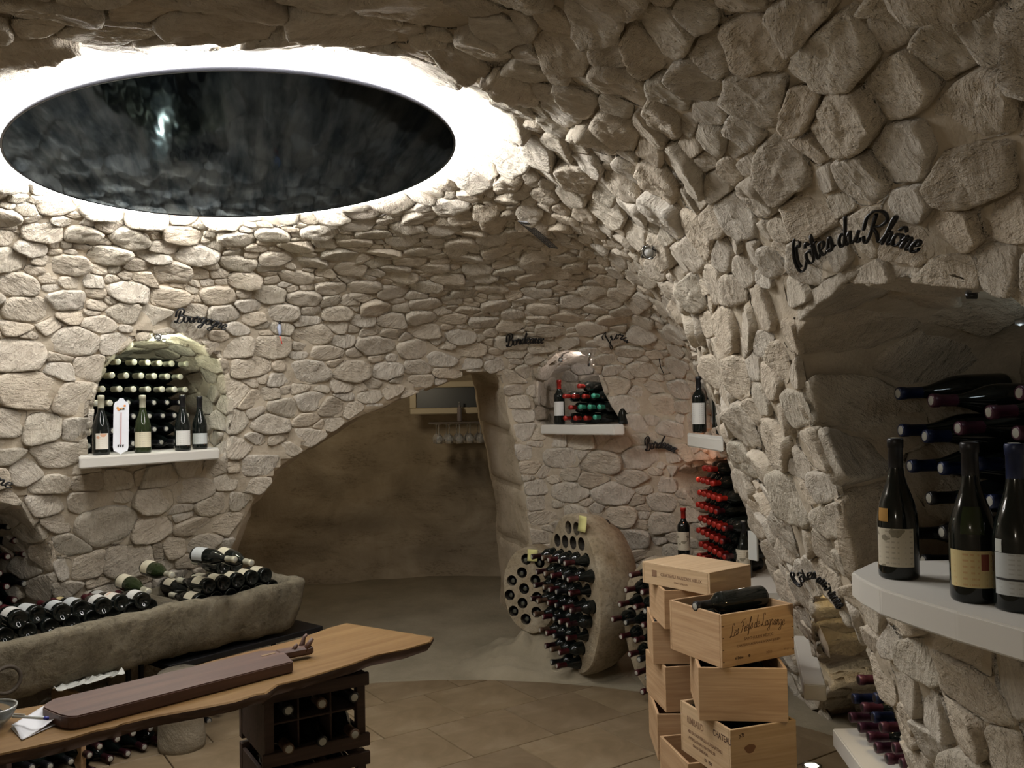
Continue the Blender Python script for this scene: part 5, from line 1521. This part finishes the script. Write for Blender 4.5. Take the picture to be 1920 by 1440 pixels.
wall_word('Côtes du Rhône', [(1496, 508), (1520, 494), (1550, 474), (1575, 463), (1600, 455), (1640, 453), (1680, 460), (1718, 474)], 52, 'large black iron script word above the large right niche', wt=.0034, slant=.2, off=.095)
wall_word('Côtes du Rhône', [(1497, 1100), (1510, 1088), (1524, 1084), (1540, 1096), (1555, 1117), (1571, 1142)], 27, 'black iron script word arched over the low right niche', wt=.0034, slant=.0, off=.11)
wall_word('Bourgogne', [(-118, 905), (-90, 893), (-60, 890), (-25, 898), (19, 916)], 24, 'black iron script word ending at the left picture edge', wt=.0045)

# ---- print on the cases
def script_print(root, txt, x0, x1, z0, cap, W, Dp, sl=.2, rise=.0):
    sts, Lt = strokes(txt); allv = []; allf = []
    for ch, ss in sts:
        for st in ss:
            D_ = dense(st, 5); P = []
            for x, y in D_:
                u = x / Lt; P.append(Vector((x0 + (x1 - x0) * u + y * cap * sl, 0, z0 + y * cap + rise * math.sin(u * 2.6))))
            n = len(P); base = len(allv)
            for k in range(n):
                t = (P[min(k + 1, n - 1)] - P[max(k - 1, 0)]).normalized(); a = Vector((-t.z, 0, t.x)); r = .0009 * (.6 + .9 * abs(t.z))
                allv += [P[k] + a * r, P[k] - a * r]
            for k in range(n - 1): allf.append((base + 2 * k, base + 2 * k + 1, base + 2 * k + 3, base + 2 * k + 2))
    link('printed_text', mesh_from('printed_text', allv, allf, INK, False), root, (0, -Dp / 2 - .0006, 0))
script_print(c1, 'Les Fiefs de Lagrange', -W1 / 2 + .035, W1 / 2 - .045, .098, .042, W1, D1, rise=.022)
print_text(c1, 'SAINT-JULIEN MÉDOC', .0, 0, .082, .0135, 'front', W1, D1, INK2, bold=.0003)
print_text(c1, 'CHATEAU LAGRANGE A SAINT-JULIEN', .0, 0, .062, .0115, 'front', W1, D1, INK2, bold=.0002)
print_text(c1, '6 Btles', -.09, 0, .022, .013, 'front', W1, D1, INK, bold=.0003)
print_text(c1, '●', -.045, 0, .022, .013, 'front', W1, D1, INK)
print_text(c1, '2010', .045, 0, .022, .013, 'front', W1, D1, INK2); print_text(c1, '75 cl', .125, 0, .022, .011, 'front', W1, D1, INK2)
# flat case: its printed long side is the left one
print_text(f1, 'CHATEAU RAUZAN VIEUX', .03, 0, .040, .0175, 'left', Wf, Df, INK2, bold=.0003)
print_text(f1, 'SAINT-EMILION', .03, 0, .020, .010, 'left', Wf, Df, INK2)
bm = bmesh.new(); box_bm(bm, 0, 0, 0, .0008, .026, .026); box_bm(bm, -.0004, 0, 0, .0008, .018, .018)
link('printed_emblem', bm_mesh('printed_emblem', bm, INK2), f1, (-Wf / 2 - .0004, .108, .046))
print_text(c3, 'CHATEAU', .11, 0, .128, .030, 'left', W3, D3, INK, bold=.0003, sx=.8)
print_text(c3, 'RIMBAUD', -.06, 0, .115, .034, 'left', W3, D3, INK2, bold=.0004, sx=.75)
print_text(c3, 'MIS EN BOUTEILLE AU CHATEAU', .0, 0, .082, .015, 'left', W3, D3, INK2, bold=.0005)
print_text(c3, 'APPELLATION CONTROLEE', -.02, 0, .060, .014, 'left', W3, D3, INK2, bold=.0004)
print_text(c3, 'SAINT-EMILION', -.03, 0, .040, .014, 'left', W3, D3, INK2, bold=.0004)
print_text(c3, '12   75cl', .02, 0, .018, .014, 'left', W3, D3, INK, bold=.0004)
print_text(c3, 'XB', -.085, 0, .150, .017, 'front', W3, D3, INK, rot=.3, bold=.0003)
kn = [(-.055 + .021 * math.cos(a) * (1 + .15 * math.sin(3 * a)), .108 + .015 * math.sin(a)) for a in np.linspace(0, 2 * PI, 20)[:-1]]
link('wood_knot', mesh_from('wood_knot', [(x, 0, z) for x, z in kn], [tuple(range(len(kn)))], plain('knot_wood', (.22, .11, .055), .7), False), c3, (0, -D3 / 2 - .0005, 0))
# ------------------------------------------------------------------ pierced stone bottle racks
def pierced_mat():
    t = NT('pierced_stone', .95); co = t.coord('Object')
    b_ = t.noise(co, 4, 6, .65, .5); p_ = t.noise(co, 38, 4, .7)
    cc = t.ramp(b_, [(.3, (.22, .165, .095)), (.5, (.30, .245, .165)), (.72, (.38, .33, .245))])
    t.base(t.mix(.7, cc, t.ramp(p_, [(.33, (.55, .52, .46)), (.5, (1, 1, 1)), (.72, (1.2, 1.2, 1.15))]), 'MULTIPLY'))
    t.nrm(t.bump(p_, .8, .008, t.bump(b_, .5, .03)))
    return t.m
M_PIERCED = pierced_mat()
M_HOLE = plain('hole_lining', (.035, .028, .02), .95)
def pierced(c, n, sw, sh, depth, holes, lab, lean=0.0, rad=.043, where='', group='', out=.13, empty_set=(), foils=None, back=.8, shape='bordeaux', bare=None):
    """holes: (s, h) in the plane of the face; n: outward direction of the face"""
    n = Vector(n).normalized(); t = Vector((-n.y, n.x, 0)).normalized(); up = n.cross(t)
    if up.z < 0: t = -t; up = -up
    q = math.radians(lean); t2 = t * math.cos(q) + up * math.sin(q); u2 = up * math.cos(q) - t * math.sin(q); t, up = t2, u2
    root = empty('pierced_bottle_rack', c); tag(root, lab, 'bottle rack')
    R = Matrix((t, up, t.cross(up))).transposed().to_4x4()
    sgn = 1 if t.cross(up).dot(n) > 0 else -1
    cu_ = bpy.data.curves.new('face_plate', 'CURVE'); cu_.dimensions = '2D'; cu_.fill_mode = 'BOTH'; cu_.extrude = .012
    def loop(pts):
        sp = cu_.splines.new('POLY'); sp.points.add(len(pts) - 1)
        for p, v in zip(sp.points, pts): p.co = (v[0], v[1], 0, 1)
        sp.use_cyclic_u = True
    r2 = random.Random(len(holes)); NE = 56
    edge = [1 + .035 * noise.noise(Vector((math.cos(2 * PI * k / NE) * 2, math.sin(2 * PI * k / NE) * 2, sw * 9))) for k in range(NE)]
    oval = [(sw * edge[k] * math.cos(2 * PI * k / NE), sh * edge[k] * math.sin(2 * PI * k / NE)) for k in range(NE)]
    loop(oval)
    for s, h in holes: loop([(s + rad * math.cos(2 * PI * k / 18), h + rad * math.sin(2 * PI * k / 18)) for k in range(18)])
    tmp = bpy.data.objects.new('t', cu_); COL.objects.link(tmp); dg = bpy.context.evaluated_depsgraph_get(); me = bpy.data.meshes.new_from_object(tmp.evaluated_get(dg)); bpy.data.objects.remove(tmp)
    me.materials.clear(); me.materials.append(M_PIERCED); me.name = 'face_plate'
    o = link('face_plate', me, root); o.matrix_local = R
    # the hollow body behind
    vs = []; fs = []; rings = [(1.0, .012), (1.03, .0), (1.04, -.08 * sgn), (1.0, -.55 * depth * sgn), (back, -.92 * depth * sgn), (back * .7, -depth * sgn)]
    rings[0] = (1.0, .012 * sgn)
    for g, z in rings:
        for k in range(NE):
            v = Vector((oval[k][0] * g, oval[k][1] * g, z)); vs.append(v + noise.noise_vector(v * 7 + Vector((sw, 0, 0))) * (.012 if g != 1.0 or abs(z) > .02 else 0))
    for a in range(len(rings) - 1):
        for k in range(NE): fs.append((a * NE + k, a * NE + (k + 1) % NE, (a + 1) * NE + (k + 1) % NE, (a + 1) * NE + k))
    vs.append(Vector((0, 0, -depth * sgn))); L_ = (len(rings) - 1) * NE
    for k in range(NE): fs.append((L_ + k, L_ + (k + 1) % NE, len(vs) - 1))
    o = link('stone_body', mesh_from('stone_body', vs, fs, M_PIERCED), root); o.matrix_local = R
    for i, (s, h) in enumerate(holes):
        m = lathe('hole_lining', [(rad, .010), (rad, -.20), (0, -.20)], 18, M_HOLE)
        o = link('hole_lining', m, root); o.matrix_local = R @ Matrix.Translation((s, h, 0)) @ (Matrix.Identity(4) if sgn > 0 else Matrix.Rotation(PI, 4, 'X'))
        if i in empty_set: continue
        f = foils(i) if foils else F_WINE
        dd = n + Vector((r2.uniform(-.05, .05), r2.uniform(-.05, .05), r2.uniform(-.05, .03)))
        bottle(shape if i % 5 else 'burgundy', Vector(c) + t * s + up * (h - .005) + n * (out + r2.uniform(-.02, .02)), dd, f, None, lab=f'bottle in {where}, hole {ORD_H(i, holes)}', group=group, tip=True, roll=i, bare_tip=bare)
    return root
_ordh = {}
def ORD_H(i, holes):
    key = id(holes)
    if key not in _ordh:
        idx = sorted(range(len(holes)), key=lambda k: (-round(holes[k][1] / .07), holes[k][0])); rows = {}; out = {}
        row = -1; last = None
        for k in idx:
            r = -round(holes[k][1] / .07)
            if r != last: row += 1; cnum = 0; last = r
            out[k] = (row, cnum); cnum += 1
        _ordh[key] = out
    r, c_ = _ordh[key][i]
    return f'row {ORD[min(r, 15)]} from top, {ORD[c_]} across'
def hexholes(sw, sh, sp, mar):
    out = []; j = 0; y = sh - mar
    while y > -sh + mar * .6:
        x = -sw + (sp / 2 if j % 2 else 0)
        while x < sw:
            if (x / (sw - mar + .015)) ** 2 + (y / (sh - mar + .02)) ** 2 < 1: out.append((x, y))
            x += sp
        y -= sp * .88; j += 1
    return out
def on_plane(px, py, q, n):
    d = ray(px, py); return CAM + d * ((Vector(q) - CAM).dot(Vector(n)) / d.dot(Vector(n)))
# small one
n_s = Vector((-.38, -.92, 0)).normalized(); c_s = aty(995, 1106, 5.50)
t_s = Vector((-n_s.y, n_s.x, 0)); u_s = Vector((0, 0, 1))
hs = []
for x, y in [(988, 1048), (1013, 1054), (980, 1073), (1030, 1078), (961, 1088), (1005, 1087), (984, 1103), (1028, 1106), (957, 1115), (1008, 1119), (981, 1130), (964, 1145), (1007, 1147), (987, 1160)]:
    p = on_plane(x, y, c_s, n_s) - c_s; hs.append((p.dot(t_s), p.dot(u_s)))
pierced(c_s, n_s, .178, .262, .30, hs, 'small pierced stone bottle rack with yellow note at the arch foot', rad=.034, where='small pierced rack', group='bottles in the small pierced rack', out=-.012 + .02, foils=lambda i: F_BLACK, shape='burgundy', bare=plain('dull_glass_top', (.07, .07, .05), .3))
# large one
n_b = Vector((-.90, -.43, 0)).normalized(); c_b = aty(1077, 1112, 5.22)
hb = hexholes(.31, .445, .098, .06)
top5 = {i for i, (s, h) in enumerate(hb) if h > .26}
pierced(c_b, n_b, .315, .455, .30, hb, 'large pierced stone bottle rack leaning beside the cave arch', lean=3, rad=.040, where='large pierced rack', group='bottles in the large pierced rack', out=.15, empty_set=top5, foils=lambda i: [F_WINE, F_DWINE, F_BROWN, F_WINE, F_BLACK][i % 5], back=.85)
n_c = Vector((-.80, -.6, 0)).normalized(); c_c = aty(1236, 1176, 4.80)
hc = hexholes(.25, .36, .10, .06)
pierced(c_c, n_c, .255, .37, .22, hc, 'third pierced stone bottle rack mostly hidden behind the pine cases', rad=.040, where='third pierced rack', group='bottles in the third pierced rack', out=.14, foils=lambda i: [F_WINE, F_BLACK, F_WINE][i % 3])
def note(px, py, c, n, lab, w=.065, h=.075):
    p = on_plane(px, py, Vector(c) + Vector(n) * .018, n); t = Vector((-n[1], n[0], 0)).normalized(); vs = []
    for i in range(5):
        for j in range(3):
            vs.append(t * (w * (j / 2 - .5)) + Vector((0, 0, h * (.5 - i / 4))) + Vector(n) * (.012 * (i / 4) ** 2))
    fs = [(i * 3 + j, i * 3 + j + 1, i * 3 + j + 4, i * 3 + j + 3) for i in range(4) for j in range(2)]
    o = link('sticky_note', mesh_from('sticky_note', vs, fs, plain('yellow_note_paper', (.62, .58, .24), .8)), None, p); o.modifiers.new('s', 'SOLIDIFY').thickness = .0008
    tag(o, lab, 'note')
note(999, 1041, c_s, n_s, 'yellow paper note stuck on the small pierced rack', .066, .07)
note(1093, 982, c_b, n_b, 'yellow paper note stuck at top of the large pierced rack', .09, .09)
# stone wedge and rubble heap
w0 = atz(1150, 1232, 0); 
bm = bmesh.new()
tri = [(0, 0), (.30, 0), (.20, .17)]
a_ = [bm.verts.new((x, 0, z)) for x, z in tri]; b_ = [bm.verts.new((x + .03, .16, z * .95)) for x, z in tri]
bm.faces.new(a_); bm.faces.new(b_)
for i in range(3): bm.faces.new((a_[i], a_[(i + 1) % 3], b_[(i + 1) % 3], b_[i]))
bmesh.ops.recalc_face_normals(bm, faces=bm.faces); bmesh.ops.bevel(bm, geom=list(bm.edges), offset=.008, segments=2, affect='EDGES')
o = link('stone_wedge', bm_mesh('stone_wedge', bm, M_PIERCED), None, w0 + Vector((.03, -.15, 0))); o.rotation_euler = (0, 0, .2)
tag(o, 'triangular stone wedge between the large and third pierced racks', 'stone')
def mound(cx, cy, rx, ry, h, seed):
    vs = []; fs = []; NA, NR = 72, 20
    for j in range(NR + 1):
        r = j / NR
        for i in range(NA):
            a = 2 * PI * i / NA; rw = r * (1 + .22 * noise.noise(Vector((math.cos(a) * 1.6, math.sin(a) * 1.6, seed)))); v = Vector((cx + rx * rw * math.cos(a), cy + ry * rw * math.sin(a), h * (1 - r * r) ** 1.2 - .03 * (r > .99)))
            k = 1 - r * .6
            vs.append(v + Vector((0, 0, 1)) * (noise.noise(v * 5 + Vector((seed, 0, 0))) * .10 * k + noise.noise(v * 14) * .045 * k + noise.noise(v * 35) * .015 * k))
    for j in range(NR):
        for i in range(NA): fs.append((j * NA + i, j * NA + (i + 1) % NA, (j + 1) * NA + (i + 1) % NA, (j + 1) * NA + i))
    link('rubble_mound', mesh_from('rubble_mound', vs, fs, M_GROUND), bpy.data.objects['floor'])
mound(.22, 5.55, .62, .42, .17, 3); mound(1.15, 5.15, .5, .5, .12, 9); mound(-1.35, 5.75, .6, .5, .12, 5)

# ------------------------------------------------------------------ inside the cave: framed panel, hanging glasses
CY = 7.45
def cave_things():
    p0, p1 = aty(768, 716, CY), aty(960, 774, CY)
    cx, cz = (p0.x + p1.x) / 2, (p0.z + p1.z) / 2; W, H = p1.x - p0.x, p0.z - p1.z
    root = empty('glazed_panel', (cx, CY, cz)); tag(root, 'dark glazed panel in a cream frame high on the cave wall', 'panel')
    fm = plain('cream_frame', (.34, .29, .20), .6); t = .055
    for x, z, sx, sz in ((0, H / 2 - t / 2, W, t), (0, -H / 2 + t / 2, W, t)): box_obj('frame_rail', (x, 0, z), (sx, .05, sz), fm, root, .008)
    for x in (-W / 2 + t / 2, W / 2 - t / 2): box_obj('frame_stile', (x, 0, 0), (t, .05, H - 2 * t), fm, root, .004)
    box_obj('dark_glass', (0, .01, 0), (W - 2 * t, .012, H - 2 * t), plain('panel_glass', (.006, .009, .011), .45), root)
    gl = NT('thin_glass', .05); gl.base((.8, .82, .85)); gl.b.inputs['Transmission Weight'].default_value = .85
    sh0 = aty(806, 793, CY - .05); sh1 = aty(925, 793, CY - .05)
    tag(box_obj('glass_rail', ((sh0.x + sh1.x) / 2, CY - .08, sh0.z), (sh1.x - sh0.x, .22, .014), plain('rail_wood', (.06, .045, .035), .5)), 'thin dark rail on the cave wall with hanging wine glasses', 'rail')
    gp = [(.034, -.002), (.033, -.003), (.0045, -.007), (.004, -.07), (.008, -.082), (.028, -.10), (.036, -.125), (.030, -.165), (.0295, -.165), (.035, -.125), (.027, -.101), (.003, -.085)]
    gm = lathe('wine_glass', gp, 16, gl.m)
    k = 0
    for r in range(2):
        for i in range(6):
            x = sh0.x + .05 + i * (sh1.x - sh0.x - .1) / 5 + r * .03
            g = link('wine_glass', gm, None, (x, CY - .02 - .11 * r, sh0.z - .010)); k += 1
            tag(g, f"wine glass hanging under the cave rail, {['back', 'front'][r]} row, {ORD[i]} from left", 'wine glass', 'wine glasses under the cave rail')
    bottle('bordeaux', (aty(862, 790, CY - .08).x, CY - .08, sh0.z + .0075), (0, 0, 1), F_SILV, None, plain('pale_bottle', (.14, .12, .12), .1), lab='pale slim bottle standing on the cave glass rail', scale=.55)
cave_things()

# ------------------------------------------------------------------ small fittings on the walls
CHROME = plain('chrome', (.55, .55, .55), .12, 1.0)
def hitn(px, py):
    h = hit_px(px, py); U_, V_, N_ = frame(np.array([h[1][0]]), np.array([h[1][1]])); return Vector(h[0]), Vector(U_[0]), Vector(V_[0]), Vector(N_[0])
def spotlamp(px, py, r, lab, glass_e=.0, off=.05):
    p, U_, V_, N_ = hitn(px, py); root = empty('spot_lamp', p + N_ * off); tag(root, lab, 'lamp')
    aim = (N_ * .4 + (CAM - p).normalized()).normalized(); R = aim.to_track_quat('Z', 'Y').to_matrix().to_4x4()
    a = link('lamp_ring', lathe('lamp_ring', [(r * .72, .0), (r, .0), (r * 1.04, .010), (r * .9, .018), (r * .74, .014), (r * .72, .0)], 28, CHROME if glass_e >= 0 else IRON), root); a.matrix_local = R
    b = link('lamp_glass', lathe('lamp_glass', [(r * .74, .004), (r * .5, .016), (0, .020)], 24, plain('lamp_lens', (.5, .5, .48), .1)), root); b.matrix_local = R
    for k in range(4):
        an = k * PI / 2 + .5; v = [Vector((r * math.cos(an + d_), r * math.sin(an + d_), z)) for d_, z in ((-.5, .0), (0, .022), (.5, .0))]
        t_ = tube('lamp_prong', v, r * .11, IRON, root, 6); t_.matrix_local = R
    tube('lamp_arm', [Vector((0, 0, 0)), -N_ * (off + .01)], .006, IRON, root, 6)
spotlamp(1237, 456, .026, 'small chrome and glass spot lamp on the bright edge of the near vault')
spotlamp(291, 630, .018, 'small wire-guarded lamp at the crown of the arched left niche', off=.03)
spotlamp(1054, 668, .016, 'small dark lamp at the crown of the niche beside the cave arch', off=.03)
def mesh_vent():
    a, b = hitn(985, 398), hitn(1042, 448); p = (a[0] + b[0]) / 2; nn = (a[3] + b[3]).normalized(); d = (b[0] - a[0]); L = d.length; d.normalize(); s = nn.cross(d)
    root = empty('mesh_strip', p + nn * .045); tag(root, 'narrow grey wire-mesh strip fixed on the lit vault near the skylight', 'vent')
    R = Matrix((d, s, nn)).transposed().to_4x4(); w = .05; m = plain('wire_mesh_metal', (.16, .16, .17), .4, .7)
    for k in range(14): o = box_obj('mesh_bar', (0, 0, 0), (.003, w, .004), m, root, 0); o.matrix_local = R @ Matrix.Translation((-L / 2 + L * k / 13, 0, 0))
    for k in range(5): o = box_obj('mesh_rail', (0, 0, 0), (L, .003, .004), m, root, 0); o.matrix_local = R @ Matrix.Translation((0, -w / 2 + w * k / 4, 0))
mesh_vent()
def plate(px, py, w, h, mat, lab, cat, name, off=.03, th=.012):
    p, U_, V_, N_ = hitn(px, py); n2 = (N_ * .6 + (CAM - p).normalized() * .5); n2.z = 0; n2.normalize(); t = Vector((-n2.y, n2.x, 0)); R = Matrix((t, n2.cross(t) * -1 if False else Vector((0, 0, 1)).cross(t) * -1, Vector((0, 0, 1)))).transposed()
    o = box_obj(name, p + N_ * off, (w, th, h), mat, None, .002); o.rotation_euler = (0, 0, math.atan2(t.y, t.x)); return tag(o, lab, cat)
plate(1432, 1016, .055, .13, plain('pale_plate', (.50, .50, .46), .7), 'pale rectangular plate on the right wall edge above the pine cases', 'plate', 'wall_plate', off=.05)
def wire(px0, px1, lab, r=.003, off=.03, name='wall_wire', cat='wire', mat=IRON):
    a, b = hitn(*px0), hitn(*px1); A = a[0] + a[3] * off; B_ = b[0] + b[3] * off
    root = empty(name, A); tag(root, lab, cat); tube('wire', [Vector(), (B_ - A) * .5 + a[3] * .008, B_ - A], r, mat, root, 6)
wire((1241, 666), (1249, 694), 'thin black rod hanging where the right wall meets the back')
wire((1845, 538), (1862, 543), 'short black bracket at the crown of the large right niche', r=.006, name='wall_bracket', cat='bracket')
wire((1107, 656), (1105, 680), 'small grey metal clip on wall right of the niche lamp', r=.009, name='wall_clip', cat='clip', mat=CHROME)
def charm():
    p, U_, V_, N_ = hitn(521, 612); p = p + N_ * .035; root = empty('hanging_charm', p); tag(root, 'small blue-grey hanging figure with a red tip on the left wall', 'ornament')
    tube('cord', [Vector((0, 0, .05)), Vector((0, 0, .03))], .002, IRON, root, 5)
    tube('body', [Vector((0, 0, .03)), Vector((-.003, 0, .01)), Vector((.002, 0, -.02)), Vector((0, 0, -.04))], [.006, .013, .011, .004], plain('charm_blue', (.30, .33, .42), .5), root, 8)
    tube('tail', [Vector((0, 0, -.04)), Vector((.008, 0, -.065)), Vector((.012, 0, -.085))], [.003, .003, .004], plain('charm_red', (.55, .06, .04), .5), root, 6)
    tube('head', [Vector((0, 0, .028)), Vector((0, 0, .045))], [.007, .005], IRON, root, 8)
charm()
# floor uplight at the foot of the right wall
def uplight():
    p = atz(1522, 1437, .008); root = empty('floor_uplight', p); tag(root, 'small glowing floor uplight right of the pine cases', 'lamp')
    link('metal_ring', lathe('metal_ring', [(.030, 0), (.042, 0), (.042, .006), (.030, .006), (.030, 0)], 28, CHROME), root)
    link('lit_lens', lathe('lit_lens', [(.030, .003), (0, .005)], 24, emis('uplight_lens', (1.0, .86, .62), 30)), root)
    light('uplight_glow', 'SPOT', p + Vector((0, 0, .02)), 2.5, (1.0, .85, .6), .02, p + Vector((.2, .1, 1)), 120, .6)
uplight()
# ------------------------------------------------------------------ niche lamps
def nlight(key, energy, col, out, dz=-.05, side=0.0, dep=.15, rad=.015):
    o = OPEN[key]; k = int(o.P[:, 2].argmax()); p = Vector(o.P[k]) + Vector(out).normalized() * dep + Vector((0, 0, dz))
    t = Vector((-out[1], out[0], 0)).normalized(); p = p + t * side
    light('niche_light', 'POINT', p, energy, col, rad)
    h = link('niche_bulb', lathe('niche_bulb', [(0, -.012), (.010, -.008), (.012, 0), (.010, .004), (0, .004)], 12, plain('bulb_housing', (.3, .3, .3), .4, .6)), None, p + Vector((0, 0, .035)))
    tag(h, f"tiny lamp housing inside the {dict(left='arched left niche', back='niche beside the cave arch', red='red-topped bottle niche', lowright='low right niche', right='large right niche', lowleft='lower left niche', small='half hidden right wall niche')[key]}", 'lamp')
nlight('left', 4.2, (.92, 1.0, .80), tuple(ln_out), dep=.05, dz=-.07)
nlight('lowleft', .06, (.75, .9, .85), (-.9, .45, 0), dep=.3)
nlight('back', 2.4, (1.0, .93, .95), tuple(bn_out), dep=.14, dz=-.06)
nlight('small', 2.2, (.97, .98, 1.0), (1, .1, 0), dep=.1, dz=-.06)
nlight('red', .05, (1.0, .50, .30), (1, .12, 0), dep=.10, dz=-.05)
light('niche_light', 'POINT', (1.0, 5.14, 1.21), 1.3, (1.0, .42, .24), .02)
light('niche_light', 'POINT', (1.16, 4.55, 1.18), 1.0, (1.0, .80, .65), .02)
light('niche_light', 'POINT', (1.16, 3.62, .78), .55, (1.0, .97, .9), .02)
nlight('right', .12, (.80, .95, 1.0), (1, .1, 0), dep=.40, dz=-.12)
nlight('lowright', 1.6, (1.0, .78, .42), (1, .1, 0), dep=.12, dz=-.06)
